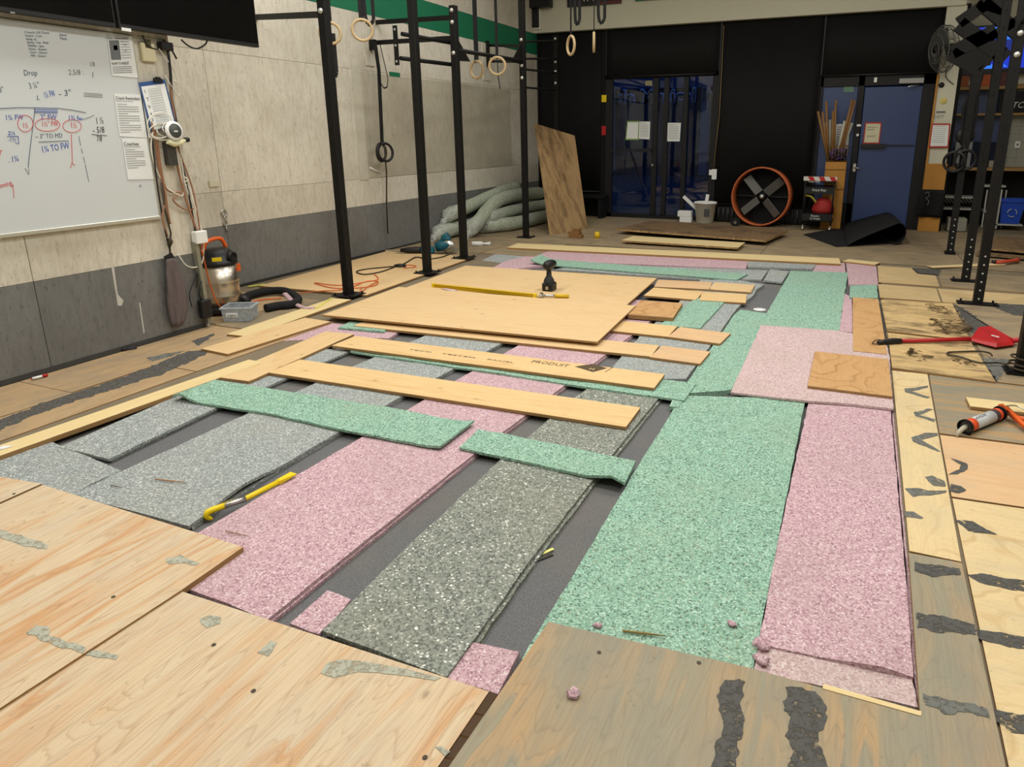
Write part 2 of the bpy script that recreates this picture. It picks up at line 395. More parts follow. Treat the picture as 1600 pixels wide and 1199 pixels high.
INKR = P('red_ink', S(206,70,76), .6, var=.05)
INKS = P('slate_ink', S(84,100,118), .6, var=.05)
REDB = P('red_border', S(170,56,48), .7, var=.05)
GREENT = P('lime_tape', S(120,150,74), .7, var=.05)
PEACH = P('black_print_on_wood', S(84,68,44), .8, var=.15)
WHITEI = P('white_lettering', S(210,210,206), .7, var=.04)
def glass_mat(name, tint, refl=.06, rough=.02):
    t = NT(name); t.t.nodes.remove(t.b); o = t.t.nodes['Material Output']
    tr = t.n('ShaderNodeBsdfTransparent'); tr.inputs[0].default_value = tint
    gl = t.n('ShaderNodeBsdfGlossy'); gl.inputs[1].default_value = rough
    lw = t.n('ShaderNodeFresnel'); lw.inputs[0].default_value = 1.5
    mx = t.n('ShaderNodeMixShader'); t.l(lw.outputs[0], mx.inputs[0]); t.l(tr.outputs[0], mx.inputs[1]); t.l(gl.outputs[0], mx.inputs[2])
    t.l(mx.outputs[0], o.inputs[0]); return t.mat
GLASS = glass_mat('door_glass', (.78,.85,.92,1))
def film_mat(name, col, alpha, rough=.25):
    t = NT(name); t.b.inputs['Base Color'].default_value = col; t.b.inputs['Roughness'].default_value = rough
    f = t.noise(t.co(), 30, 4); t.l(t.math('MULTIPLY', t.ramp(f, [(.35, (.6,.6,.6,1)), (.65, W0)]), alpha), t.b.inputs['Alpha'])
    return t.mat
WRAP = film_mat('clear_plastic_wrap', S(222,226,218), .5, .2)
TUBP = film_mat('translucent_tub_plastic', S(190,198,204), .75, .3)
def emit_mat(name, col, k):
    t = NT(name); t.b.inputs['Base Color'].default_value = K0; t.b.inputs['Emission Color'].default_value = col; t.b.inputs['Emission Strength'].default_value = k; return t.mat

# ---------------------------------------------------------------- text
def text_mesh(txt, size, extrude=0.0, shear=0.0, bold=0.0):
    cu = bpy.data.curves.new('txt', 'FONT'); cu.body = txt; cu.size = size; cu.extrude = extrude; cu.shear = shear
    cu.align_x = 'LEFT'; cu.resolution_u = 2; cu.offset = bold
    o = bpy.data.objects.new('txt', cu); COL.objects.link(o)
    dg = bpy.context.evaluated_depsgraph_get(); me = bpy.data.meshes.new_from_object(o.evaluated_get(dg))
    bpy.data.objects.remove(o); bpy.data.curves.remove(cu); return me
def write(txt, p0, ux, uy, size, mat, parent, name='lettering', off=.002, extrude=.0004, width=None, shear=0, bold=0):
    """text whose lower-left is at p0, running along ux, upright along uy"""
    me = text_mesh(txt, size, extrude, shear, bold); ux = Vector(ux).normalized(); nz = ux.cross(Vector(uy)).normalized(); uy = nz.cross(ux)
    if width and len(me.vertices):
        w = max(v.co.x for v in me.vertices); k = width/max(w, 1e-6)
    else: k = 1
    org = parent_world(parent) if parent else Vector((0,0,0)); p0 = Vector(p0)
    for v in me.vertices: v.co = p0+ux*v.co.x*k+uy*v.co.y+nz*(off+v.co.z)-org
    me.name = name; me.materials.clear(); me.materials.append(mat)
    o = bpy.data.objects.new(name, me); COL.objects.link(o)
    if parent: o.parent = parent
    return o
# ================================================================ SETTING
XF, XN, YB = -5.65, -4.68, 12.0          # recessed left wall, near left wall, back wall
PX0, PX1, PY0, PY1 = -3.64, 0.285, 1.25, 8.62   # the pit in the floor
PZ = -0.03
m = MB(); m.box(-6.2, 6.2, -3.6, 14, -.12, PZ)
m.box(-6.2, PX0, -3.6, 14, PZ, -.006); m.box(PX1, 6.2, -3.6, 14, PZ, -.006)
m.box(PX0, PX1, -3.6, PY0, PZ, -.006); m.box(PX0, PX1, PY1, 14, PZ, -.006)
SLAB = P('grey_brown_subfloor', S(120,108,88), .9, var=.2, scale=3)
floor = structure(m.build('floor', SLAB, recalc=False))

def poly_panel(pts, ztop, th, mat, gdir, parent=None, name='plywood_panel', edge=EDGE, bevel=0):
    """flat sheet with the given outline; gdir = direction the grain runs"""
    c = sum((Vector((p[0], p[1], 0)) for p in pts), Vector())/len(pts); org = Vector((c.x, c.y, ztop-th))
    b = MB(); b.prism([(p[0], p[1]) for p in pts], ztop-th, ztop, 0, 1)
    return b.build(name, [mat, edge], parent, org, gdir)
def pxpanel(px, ztop, th, mat, gdir=PI/2, **k):
    return poly_panel([G(x, y, ztop) for x, y in px], ztop, th, mat, gdir, floor, **k)

# near platform: sheets that lip over the pit
pxpanel([(-60,735),(65,756),(-60,812)], .016, .018, PLYF)
pxpanel([(-60,815),(67,758),(380,855),(284,922),(-60,1146)], .018, .020, PLYF)
pxpanel([(-60,1149),(283,924),(764,1081),(622,1290),(-60,1290)], .010, .014, PLYF)
for k in range(6):
    a0, a1 = k/6, (k+.93)/6; f = lambda x0, y0, x1, y1, t: (x0+(x1-x0)*t, y0+(y1-y0)*t)
    pxpanel([f(765,1082,625,1290,a0), f(777+k%2*3,1086,640+k%2*3,1290,a0), f(777+k%2*3,1086,640+k%2*3,1290,a1), f(765,1082,625,1290,a1)], .0085-.001*(k%3), .0125-.001*(k%3), EDGED, name='torn_ply')
pxpanel([(857,972),(1172,1044),(1287,1076),(1438,1117),(1420,864),(1503,880),(1600,1330),(640,1330),(690,1215)], .014, .018, PLYW)
pxpanel([(1287,1069),(1440,1112),(1439,1119),(1285,1076)], .016, .003, PINE, 0, name='wood_strip')
pxpanel([(1394,579),(1449,585),(1502,878),(1421,861)], .004, .010, PLYL)
pxpanel([(1452,586),(1680,614),(1700,706),(1468,677)], .002, .008, PLYW, 0)
pxpanel([(1469,680),(1700,709),(1720,810),(1487,776)], .003, .009, PLYR, 0)
pxpanel([(1488,779),(1720,813),(1800,1340),(1606,1340)], .003, .009, PLYL, 0)
pxpanel([(1372,444),(1463,451),(1470,472),(1375,465)], .004, .009, PLYT, 0)
pxpanel([(1465,451),(1650,464),(1670,487),(1473,472)], .003, .009, PLYT, 0)
pxpanel([(1376,468),(1488,474),(1516,532),(1386,517)], .010, .015, PLYS, 0)
pxpanel([(1387,520),(1517,535),(1556,597),(1394,575)], .014, .019, PLYS, 0)
pxpanel([(1490,474),(1680,489),(1740,618),(1559,597)], .003, .009, PLYK, 0)
pxpanel([(1371,415),(1424,419),(1433,428),(1462,431),(1468,448),(1373,441)], .004, .009, PLYT, 0)
pxpanel([(1426,419),(1700,440),(1720,466),(1472,448),(1466,429),(1436,426)], .002, .008, PLYK, 0)
# left strip between the wall and the pit
for x0, x1, y0, y1, mt in ((-4.67,-4.16,-.5,2.35,PLYB),(-4.67,-4.18,2.355,3.75,PLYB),(-4.15,-3.82,-.5,2.9,PLYB),(-4.17,-3.82,2.91,4.2,PLYB),(-5.64,-4.68,3.8,4.75,PLYB),(-4.675,-4.2,3.77,4.75,PLYK)):
    poly_panel([(x0,y0),(x1,y0),(x1,y1),(x0,y1)], 0, .006, mt, PI/2, floor)
# back platform
for i in range(5):
    for j in range(2):
        x0 = -5.64+2.28*i+(.5 if j else 0); y0 = 8.68+1.66*j
        poly_panel([(max(x0,-5.64),y0),(x0+2.274,y0),(x0+2.274,y0+1.654),(max(x0,-5.64),y0+1.654)], .001*((i+j) % 2), .0062, PLYK, 0, floor, edge=EDGED)
for x0, x1, y0, y1 in ((-5.64,-5.15,10.35,11.99),(-5.64,-4.42,7.3,8.67),(-4.41,-3.66,7.6,8.67),(1.9,5,2.2,4.6),(.9,5,-3,.9)):
    poly_panel([(x0,y0),(x1,y0),(x1,y1),(x0,y1)], 0, .0062, PLYK, 0, floor)

def smear(px, z, mat, name='adhesive_smear', seed=0, rag=.006, th=.0012, parent=floor):
    pts = [G(x, y, z) for x, y in px]; out = []
    for i in range(len(pts)):
        a, b = pts[i], pts[(i+1) % len(pts)]; n = max(2, int((b-a).length/.011))
        for k in range(n):
            p = a.lerp(b, k/n); q = noise.noise_vector(Vector((p.x*22+seed, p.y*22, 3.3))); q2 = noise.noise_vector(Vector((p.x*95+seed, p.y*95, 1.3)))
            out.append((p.x+(q.x+q2.x*.6)*rag*1.2, p.y+(q.y+q2.y*.6)*rag*1.2))
    b = MB(); b.prism(out, z-.0003, z+th); c = pts[0]
    return b.build(name, mat, parent, (c.x, c.y, z))
Z1 = .0185
smear([(-10,826),(28,836),(78,852),(74,858),(45,856),(-10,838)], Z1, ADHL)
smear([(40,990),(58,978),(78,982),(80,992),(104,1002),(132,1014),(130,1021),(95,1013),(66,1000)], Z1, ADHL, seed=2)
smear([(130,1014),(185,1024),(182,1029),(135,1026)], .0105, ADHL, seed=3)
smear([(310,968),(328,961),(345,966),(344,976),(325,981),(312,976)], .0105, ADHL, seed=4)
smear([(258,874),(282,867),(291,874),(312,880),(305,884),(285,880),(262,882)], Z1, ADHL, seed=5)
smear([(501,1052),(510,1038),(530,1031),(570,1035),(620,1043),(690,1060),(680,1064),(610,1054),(560,1050),(520,1060)], .0105, ADHL, seed=6, rag=.002)
smear([(402,1020),(422,1002),(430,1006),(418,1026)], .0105, ADHL, seed=7)
smear([(681,1170),(690,1168),(702,1175),(696,1182)], .0105, ADHL, seed=8)
zc = .0145
smear([(1131,1064),(1160,1066),(1160,1110),(1162,1140),(1150,1215),(1112,1215),(1114,1180),(1128,1140),(1122,1110)], zc, ADHD, seed=9, rag=.012)
smear([(1228,1072),(1280,1082),(1290,1110),(1280,1160),(1300,1215),(1236,1215),(1230,1150)], zc, ADHD, seed=10, rag=.012)
smear([(1430,880),(1500,888),(1503,900),(1460,900),(1428,894)], zc, ADHD, seed=11, rag=.01)
smear([(1432,958),(1470,962),(1522,976),(1526,994),(1480,990),(1434,980)], zc, ADHD, seed=12, rag=.01)
smear([(1440,1082),(1490,1096),(1545,1108),(1545,1120),(1480,1116),(1444,1106)], zc, ADH, seed=13, rag=.014)
zl = .0045
for q, sd in (([(1413,608),(1450,603),(1450,606),(1425,612),(1453,621),(1449,623),(1414,613)],14),([(1428,645),(1450,639),(1458,640),(1436,649),(1462,656),(1460,660),(1430,650)],15),
              ([(1424,684),(1445,677),(1465,677),(1466,681),(1440,688),(1470,706),(1464,706),(1426,690)],16),([(1444,746),(1455,743),(1476,752),(1477,761),(1460,760)],17),
              ([(1414,764),(1435,763),(1450,767),(1480,767),(1478,770),(1455,774),(1425,776)],18),([(1415,800),(1428,800),(1442,809),(1440,811),(1415,808)],19)):
    smear(q, zl, ADH, seed=sd, rag=.004)
for q, sd in (([(1486,716),(1510,724),(1512,733),(1496,742),(1482,742),(1500,732),(1500,727)],20),([(1486,757),(1500,760),(1508,766),(1498,772),(1484,768)],21),([(1494,813),(1520,815),(1558,836),(1540,834),(1510,829)],22),
              ([(1510,899),(1530,897),(1600,908),(1640,915),(1640,932),(1580,922),(1530,910)],23),([(1525,984),(1570,990),(1640,1002),(1640,1020),(1570,1010),(1528,998)],24),([(1548,1108),(1590,1116),(1640,1124),(1640,1145),(1580,1146),(1552,1126)],25)):
    smear(q, .0035, ADHD, seed=sd, rag=.006)
smear([(-20,664),(60,632),(150,604),(230,575),(290,550),(335,545),(318,556),(250,586),(150,617),(60,646),(-20,682)], .0005, ADHD, seed=26, rag=.02)
smear([(228,560),(262,552),(290,548),(270,556),(236,566)], .0005, ADH, seed=27, rag=.016)
smear([(300,533),(335,521),(332,527),(310,540)], .0005, ADHD, seed=28, rag=.015)
zi = .0105
for q, z, sd in (([(1450,474),(1476,480),(1494,490),(1480,492),(1452,484)],.0105,29),([(1455,497),(1500,500),(1520,512),(1500,524),(1462,519)],.0105,30),([(1420,543),(1440,549),(1452,560),(1440,566),(1424,558)],.0145,31),([(1482,558),(1520,566),(1530,572),(1500,570)],.0145,32)):
    smear(q, z, SMUDGE, 'dirt_smudge', seed=sd, rag=.05)
smear([(1490,476),(1505,482),(1548,512),(1560,520),(1520,522),(1506,500)], .0035, ADHD, seed=33, rag=.02)
smear([(1540,474),(1640,478),(1640,498),(1580,492)], .0035, ADHD, seed=34, rag=.02)
smear([(1535,560),(1580,562),(1560,592),(1556,596)], .0035, ADH, seed=35, rag=.02)
smear([(1425,419),(1470,421),(1468,430),(1435,427)], .0025, ADHD, seed=36, rag=.02)
# nail heads, plugs and knots on the near sheets
for x, y, z in ((177,933,Z1),(334,1008,.011),(396,1080,.011),(664,1184,.011),(1092,1036,.0145),(936,1020,.0145),(22,772,.0165)):
    p = G(x, y, z); b = MB(); b.torus(p, (0,0,1), .0055, .0013, 14, 6); b.cyl(p-Vector((0,0,.002)), p+Vector((0,0,.0008)), .0035, 10, 1)
    b.build('screw_plug', [ADHD, PEACH], floor, p)
for q in (((1420,468),(1424,468),(1424,473),(1420,473)),):
    pass

# ---------------------------------------------------------------- left walls
def wall_run(name, X, y0, y1, cuts, rows, core_x, ztop=4.6, baseboard=True):
    b = MB(); b.box(core_x, X-.012, y0, y1, 0, ztop); w = structure(b.build(name, BEIGE, recalc=False))
    cuts = [y0]+[c for c in cuts if y0 < c < y1]+[y1]
    for (z0, z1, mt, nm) in rows:
        for a, c in zip(cuts, cuts[1:]):
            b = MB(); b.box(X-.013, X, a+.002, c-.002, z0+.0015, z1-.0015)
            b.build(nm, mt, w, (X, (a+c)/2, (z0+z1)/2), bevel=.001)
    return w
wn = wall_run('wall_left', XN, -3.5, 3.72, (-2.33, .11, 2.55), ((0,.59,WALLG,'wainscot_panel'),(.59,2.13,WALL,'wall_panel'),(2.13,4.6,WALL,'wall_panel')), -5.9)
m = MB(); m.box(-5.66, XN, 3.72, 3.735, 0, 4.6); structure(m.build('wall_left_return', WALL))
wf = wall_run('wall_left_recess', XF, 3.735, 12.0, (4.85, 7.29, 9.73), ((0,.62,WALLG,'wainscot_panel'),(.62,.945,WALL,'wall_panel'),(.945,2.22,WALL,'wall_panel'),(2.22,2.86,WALL,'wall_panel'),(2.86,3.21,GREENP,'green_stripe_panel'),(3.21,4.6,WALL,'wall_panel')), -5.9)
def on_far(px, py, d=.0): return SX(px, py, XF+d)
def on_near(px, py, d=.0): return SX(px, py, XN+d)
m = MB(); m.box(XF, XF+.008, 6.87, 7.03, .93, 2.27); m.build('batten', P('pale_patch_paint', S(196,192,176), .7, var=.05), wf, bevel=.002)
m = MB(); m.box(XF, XF+.004, 7.03, 10.9, .95, 2.2); m.build('patch_panel', paint_mat('greyer_painted_board', S(190,184,166), S(172,166,148), S(150,140,122), .6), wf)
a = on_far(608,112); m = MB(); m.box(XF, XF+.01, a.y, on_far(624,116).y, on_far(612,119).z, a.z); m.build('green_label_plate', GREENP, wf)
m = MB(); m.box(XF, XF+.012, on_far(571,90).y, on_far(584,92).y, 2.28, 2.62); m.box(XF, XF+.012, on_far(752,56).y, on_far(764,58).y, 2.3, 2.85); m.build('wood_block', WALL, wf)
a = on_far(333,287); m = MB(); m.box(XF, XF+.012, a.y-.05, a.y+.06, a.z-.03, a.z+.03); m.build('outlet_plate', P('cream_plastic', S(206,200,176), .5, var=.03), wf, bevel=.003)
m = MB(); m.tube([on_far(578,262,.01), on_far(594,270,.012)], .012, 8); m.build('tape_scrap', PAPER, wf)
m = MB(); m.box(XN, XN+.006, -2, 3.7, .001, .035); structure(m.build('baseboard_left', P('dark_baseboard', S(62,62,60), .7, var=.2)))
m = MB(); m.box(XF, XF+.008, 3.74, 11.9, .001, .022); structure(m.build('baseboard_left_recess', P('dark_baseboard_line', S(52,50,46), .8, var=.2)))
a = on_far(350,333,.012); m = MB()
for k in range(4): m.torus(a+Vector((.0,.01*(k%2),-.05*k)), (1,.6*(k%2),0), .03-.004*k, .006, 14, 6)
m.build('hook_chain', STEEL, wf)
# white paint drips on the wainscot
for q in ([(174,418),(178,418),(184,460),(193,470),(190,478),(184,478)], [(217,473),(219,473),(226,520),(224,521)]):
    pts = [SX(x, y, XN+.0005) for x, y in q]; b = MB(); n = len(pts)
    b.add(pts+[p+Vector((.001,0,0)) for p in pts], [tuple(range(n)), tuple(range(2*n-1, n-1, -1))]+[(i, (i+1) % n, n+(i+1) % n, n+i) for i in range(n)])
    b.build('paint_drip', P('white_drip', S(190,188,180), .7, var=.1), wn)

# ---------------------------------------------------------------- back wall
DX = [SY(953,335,YB).x, SY(1117,335,YB).x]
D1L, D1R = -4.34, -2.345
D2L, D2R, D2T = -.735, .875, 2.32
m = MB()
m.box(-5.9, D1L, YB, YB+.2, 0, 3.25); m.box(D1R, D2L, YB, YB+.2, 0, 3.25); m.box(D1L, D1R, YB, YB+.2, 2.47, 3.25); m.box(D2L, D2R, YB, YB+.2, D2T, 3.25); m.box(D2R, 1.2, YB, YB+.2, 0, 3.25)
wb = structure(m.build('wall_back', BLACKP, recalc=False))
m = MB(); m.box(-5.66, 1.12, YB-.12, YB+.2, 3.215, 4.6); m.box(-5.66, 1.12, YB-.135, YB-.12, 3.215, 3.245); structure(m.build('trim_1', BEIGE, recalc=False))   # bulkhead beam
m = MB(); m.box(.885, 1.14, YB-.10, YB+.2, 1.02, 3.215); cl = structure(m.build('trim_2', BEIGE, recalc=False))   # column
m = MB(); m.box(.87, 1.16, YB-.13, YB+.2, 0, 1.02); m.box(.865, .895, YB-.125, YB-.1, 1.0, 2.3); structure(m.build('trim_3', WOODP, recalc=False, bevel=.004))  # wooden post base and edge
m = MB(); m.box(-6, 6, -3.7, 14, 4.6, 4.7); structure(m.build('ceiling', P('white_ceiling', S(210,208,200), .8, var=.03)))
m = MB(); m.box(5.6, 5.8, -3.6, 14, 0, 4.6); structure(m.build('wall_right', BEIGE))
m = MB(); m.box(-6, 6, -3.8, -3.6, 0, 4.6); structure(m.build('wall_front', BEIGE))
# recess to the right of the column
m = MB(); m.box(1.12, 5.7, 13.3, 13.5, 0, 4.6); m.box(1.12, 1.2, YB+.2, 13.3, 0, 4.6); wr = structure(m.build('wall_back_recess', BEIGE, recalc=False))
def shade(x0, x1, z0, z1, d, label):
    c = ((x0+x1)/2, YB-d, z0); t = thing('blackout_shade', label, 'shade', c, 'black shades on the back wall')
    b = MB(); n = 14; vs = []
    for i in range(n+1):
        x = x0+(x1-x0)*i/n; w = .006*math.sin(i*1.7)*math.cos(i*.6)
        vs += [(x, YB-d+w, z0), (x, YB-d+w, z1)]
    vs2 = [(p[0], p[1]+.004, p[2]) for p in vs]; N = len(vs)
    fs = [(2*i, 2*i+2, 2*i+3, 2*i+1) for i in range(n)]; fs += [tuple(N+k for k in f[::-1]) for f in fs]
    fs += [(2*i+1, 2*i+3, N+2*i+3, N+2*i+1) for i in range(n)]+[(2*i, N+2*i, N+2*i+2, 2*i+2) for i in range(n)]+[(0, 1, N+1, N), (2*n, N+2*n, N+2*n+1, 2*n+1)]
    b.add(vs+vs2, fs, 0, True); b.build('fabric', SHADE, t)
    b = MB(); b.tube([(x0, YB-d, z0), (x1, YB-d, z0)], .014, 8); b.build('bottom_bar', BLK, t)
    b = MB(); b.box(x0-.012, x0+.004, YB-d-.008, YB-d+.012, z0+.02, z1); b.build('edge_channel', BLK, t)
    return t
shade(-5.62, -4.40, .45, 3.19, .03, 'tall black shade covering the back wall left of the glass doors')
shade(-4.30, -2.38, 2.43, 3.20, .03, 'black roller shade pulled down above the glass double doors')
shade(-2.32, -.78, .30, 3.205, .04, 'wide black shade behind the big orange drum fan')
shade(-.74, .86, 2.33, 3.20, .03, 'black shade hanging above the blue door')
# glass double doors
d1 = struct_empty('door_1', (D1L, YB, 0))
FR = P('black_door_frame', S(10,10,11), .6, var=.1)
def frame_bar(x0, x1, z0, z1, y0=YB+.02, y1=YB+.09, name='frame', mt=FR, parent=d1):
    b = MB(); b.box(x0, x1, y0, y1, z0, z1); return b.build(name, mt, parent, bevel=.003)
def bx(px, py): return SY(px, py, YB+.05).x
frame_bar(D1L, bx(957,230), 0, 2.47); frame_bar(bx(1110,220), D1R, 0, 2.47); frame_bar(D1L, D1R, 2.40, 2.47); frame_bar(D1L, D1R, 0, .07)
for a, c in ((1019,1027), (1036,1043), (1066,1073)): frame_bar(bx(a,220), bx(c,220), .05, 2.42, name='stile')
for a, c in ((957,1019),(1027,1036),(1043,1066),(1073,1110)):
    b = MB(); b.box(bx(a,220), bx(c,220), YB+.05, YB+.056, .07, 2.4); b.build('pane', GLASS, d1)
b = MB(); z = SY(985,235,YB).z; b.bar((bx(957,220), YB-.02, z), (bx(1019,220), YB-.02, z), .025, .03); b.box(bx(998,220), bx(1020,220), YB-.05, YB+.02, z-.03, z+.03); b.build('push_bar', BLK, d1)
b = MB(); p = SY(1019,258,YB+.0); b.cyl(p, p+Vector((0,.03,0)), .018); b.build('lock_cylinder', STEEL, d1)
# blue door with a sidelight
d2 = struct_empty('door_2', (D2L, YB, 0))
fb = lambda x0, x1, z0, z1, nm='frame', mt=FR, y0=YB+.0, y1=YB+.08: frame_bar(x0, x1, z0, z1, y0, y1, nm, mt, d2)
SX0, SX1 = SY(1335,300,YB).x, SY(1418,330,YB).x
fb(D2L, D2L+.04, 0, D2T); fb(SX0-.10, SX0-.01, 0, D2T); fb(SX1+.0, D2R, 0, D2T); fb(D2L, D2R, 2.17, D2T); fb(D2L, SX0, 0, .38)
fb(D2L+.04, SX0-.10, .38, 2.17, 'sidelight_pane', BLUEF, YB+.03, YB+.04)
fb(SX0, SX1, .02, 2.15, 'door_leaf', BLUEF, YB+.02, YB+.05)
fb(SX0-.005, SX1, 0, .02, 'threshold', BLK, YB-.02, YB+.08)
zc_ = SY(1390,228,YB).z
b = MB(); b.box(SX0+.02, SX0+.37, YB-.05, YB+.02, zc_-.03, zc_+.03); b.bar((SX0+.3, YB-.01, zc_+.01), (SX1-.02, YB-.01, zc_+.01), .015, .012); b.build('push_bar', BLK, d2)
p = SY(1335,262,YB); b = MB(); b.box(p.x-.02, p.x+.02, YB-.012, YB, p.z-.06, p.z+.06); b.tube([p+Vector((0,-.012,0)), p+Vector((0,-.05,0)), p+Vector((.10,-.05,-.01))], .011, 8); b.build('lever_handle', STEEL, d2)
for px, py in ((1342,196),(1340,211)):
    p = SY(px, py, YB); b = MB(); b.cyl(p, p+Vector((0,-.012,0)), .02, 14) if py > 200 else b.box(p.x-.03, p.x+.03, YB-.012, YB, p.z-.016, p.z+.016); b.build('lock', WHITE, d2)
a = SY(1405,124,YB); c = SY(1443,130,YB); b = MB(); b.box(a.x, c.x, YB-.05, YB, c.z, a.z+.01); b.build('door_closer', P('grey_closer', S(150,150,148), .4, .5, var=.05), d2, bevel=.004)
b = MB(); p = SY(1425,133,YB-.03); b.tube([p, p+Vector((-.05,-.06,-.02)), p+Vector((.1,-.02,.0))], .008, 6); b.build('closer_arm', STEEL, d2)
p = SY(1368,125,YB); b = MB(); b.box(p.x-.02, p.x+.02, YB-.02, YB, p.z-.035, p.z+.035); b.build('door_sensor', WHITE, d2)

# ---------------------------------------------------------------- street outside the glass doors
m = MB(); m.box(-30, 12, 14.2, 40, -.3, -.05); structure(m.build('street', P('dark_asphalt', S(60,64,72), .9, var=.2)))
fac = thing('shop_building', 'dark shopfront across the street seen through the glass doors', 'building', (-11, 26, 0))
FACM = P('dusk_blue_facade', S(78,88,118), .9, var=.1, scale=.4)
m = MB(); m.box(-22, 4, 26, 30, -.05, 3.1); m.build('wall', P('dark_shopfront', S(40,44,58), .6, var=.3, scale=.6), fac); 
m = MB(); m.box(-22, 4, 25.8, 30, 3.1, 6.2); m.build('sign_band', FACM, fac)
for k in range(6):
    m = MB(); m.box(-20+3.6*k, -19.7+3.6*k, 25.7, 26, 0, 3.1); m.build('pilaster', P('pilaster_paint', S(110,112,124), .8, var=.1), fac)
    m = MB(); m.box(-19.6+3.6*k, -16.6+3.6*k, 25.92, 25.97, .5, 2.7); m.build('shop_window', P('shop_glass', S(30,34,44), .1, var=.1), fac)
YS = 25.76
def osy(px, py): return SY(px, py, YS)
a, c = osy(963,160), osy(1118,155); sz = (osy(1005,139)-osy(1005,160)).length/.72
write('de Musical In', (a.x+.02, YS+.02, osy(1010,160).z), (1,0,0), (0,0,1), sz, P('pale_letter_rim', S(235,238,245), .5, var=.02), fac, 'letter_rim', 0, .02, (c-a).length, bold=.035)
write('de Musical In', (a.x, YS-.05, osy(1010,160).z-.02), (1,0,0), (0,0,1), sz, P('navy_letter', S(12,16,30), .6, var=.05), fac, 'letters', 0, .03, (c-a).length)
# ================================================================ FOAM PADS AND BOARDS
def loft_pad(name, left, right, z, th, mat, parent=None, wob=.002, jit=.005, curl=None, shift=(0,0,0), seed=0, org=None):
    zz = z; L = [G(x, y, zz)+Vector(shift) for x, y in left]; Rr = [G(x, y, zz)+Vector(shift) for x, y in right]
    def resample(A, n):
        d = [0]
        for p, q in zip(A, A[1:]): d.append(d[-1]+(q-p).length)
        out = []
        for i in range(n+1):
            s = d[-1]*i/n; k = 0
            while k < len(d)-2 and d[k+1] < s: k += 1
            out.append(A[k].lerp(A[k+1], (s-d[k])/max(1e-6, d[k+1]-d[k])))
        return out
    ln = sum((q-p).length for p, q in zip(L, L[1:])); wd = (Rr[0]-L[0]).length
    n = max(4, min(60, int(ln/.06))); mcol = max(3, min(40, int(wd/.08)))
    A = resample(L, n); B = resample(Rr, n); top = []; bot = []
    for i in range(n+1):
        for j in range(mcol+1):
            u, v = i/n, j/mcol; p = A[i].lerp(B[i], v)
            if i in (0, n) or j in (0, mcol):
                q = noise.noise_vector(Vector((p.x*14+seed, p.y*14, z*50+seed))); p = p+Vector((q.x*jit, q.y*jit, 0))
                q = noise.noise_vector(Vector((p.x*60+seed, p.y*60, 1))); p = p+Vector((q.x*jit*.5, q.y*jit*.5, 0))
            dz = wob*(noise.noise(Vector((p.x*5+seed, p.y*5, seed*1.7)))-.3)
            if curl: dz += curl(u, v)
            top.append(p+Vector((0, 0, min(dz, .3)))); bot.append(p+Vector((0, 0, dz-th)))
    W = mcol+1; N = len(top); fs = []
    for i in range(n):
        for j in range(mcol):
            q = (i*W+j, i*W+j+1, (i+1)*W+j+1, (i+1)*W+j); fs.append(q); fs.append(tuple(N+k for k in q[::-1]))
    ring = [j for j in range(W)]+[i*W+mcol for i in range(1, n+1)]+[n*W+j for j in range(mcol-1, -1, -1)]+[i*W for i in range(n-1, 0, -1)]
    for a, b in zip(ring, ring[1:]+ring[:1]): fs.append((b, a, N+a, N+b))
    b = MB(); b.add(top+bot, fs, 0, False)
    if org is None: org = sum(top, Vector())/N; org.z = z-th
    o = b.build(name, mat, parent, org if parent is None else parent_world(parent))
    return o
GF = 'foam underlay pads on the pit floor'
def strip(label, left, right, z, mat, second=None, **k):
    """strip of two layers of carpet foam"""
    c = G(*left[0], z).lerp(G(*right[-1], z), .5); t = thing('foam_pad', label, 'foam pad', (c.x, c.y, PZ), GF)
    loft_pad('foam_layer', left, right, z, .014, mat, t, **k)
    k2 = dict(k); k2['shift'] = second or (.022, -.006, 0); k2['seed'] = k.get('seed', 0)+5; k2.pop('curl', None)
    loft_pad('foam_layer', left, right, z-.0150, .0125, mat, t, **k2)
    return t
def pad(label, left, right, z, mat, th=.013, group=GF, **k):
    return tag(loft_pad('foam_pad', left, right, z, th, mat, **k), label, 'foam pad', group)
m = MB(); m.box(PX0+.002, PX1-.002, PY0+.002, PY1-.002, PZ, PZ+.0004)
tag(m.build('felt_underlay', FELT), 'charcoal felt sheet lying across the bottom of the pit under the foam', 'underlay')

# bottom course
pad('short grey foam pad at the left edge butted under the near plywood', [(-70,735),(0,717),(80,690)], [(104,776),(150,753),(190,735)], -.001, GREY, .027, seed=1)
strip('leftmost grey foam strip beside the long pine plank', [(92,699),(268,622),(470,543)], [(171,717),(339,637),(548,548)], 0, GREY, seed=2)
def curl2(u, v): return .022*math.exp(-((u-.11)/.05)**2)*max(0, v-.55)/.45
strip('wide grey foam strip with a curled edge beside the yellow pry bar', [(110,773),(381,649),(555,571),(690,514)], [(296,822),(352,782),(420,739),(531,674),(635,615),(800,528)], 0, GREY, seed=3, curl=curl2)
strip('long pink foam strip right of the yellow pry bar', [(215,887),(571,680),(715,593),(945,465)], [(417,968),(741,709),(868,613),(1055,473)], 0, PINK, seed=4)
strip('dark grey speckled foam strip left of the big green pad', [(503,986),(613,877),(784,717),(899,621),(928,600)], [(698,1058),(827,877),(960,707),(1030,621),(1038,612)], 0, GREYD, seed=5)
pad('small pink foam square between pink and dark grey strips', [(452,974),(511,923)], [(499,992),(549,937)], -.012, PINK, seed=6)
pad('small pink foam square right of the dark grey strip end', [(699,1060),(738,1003)], [(779,1084),(812,1019)], -.008, PINK, .02, seed=7)
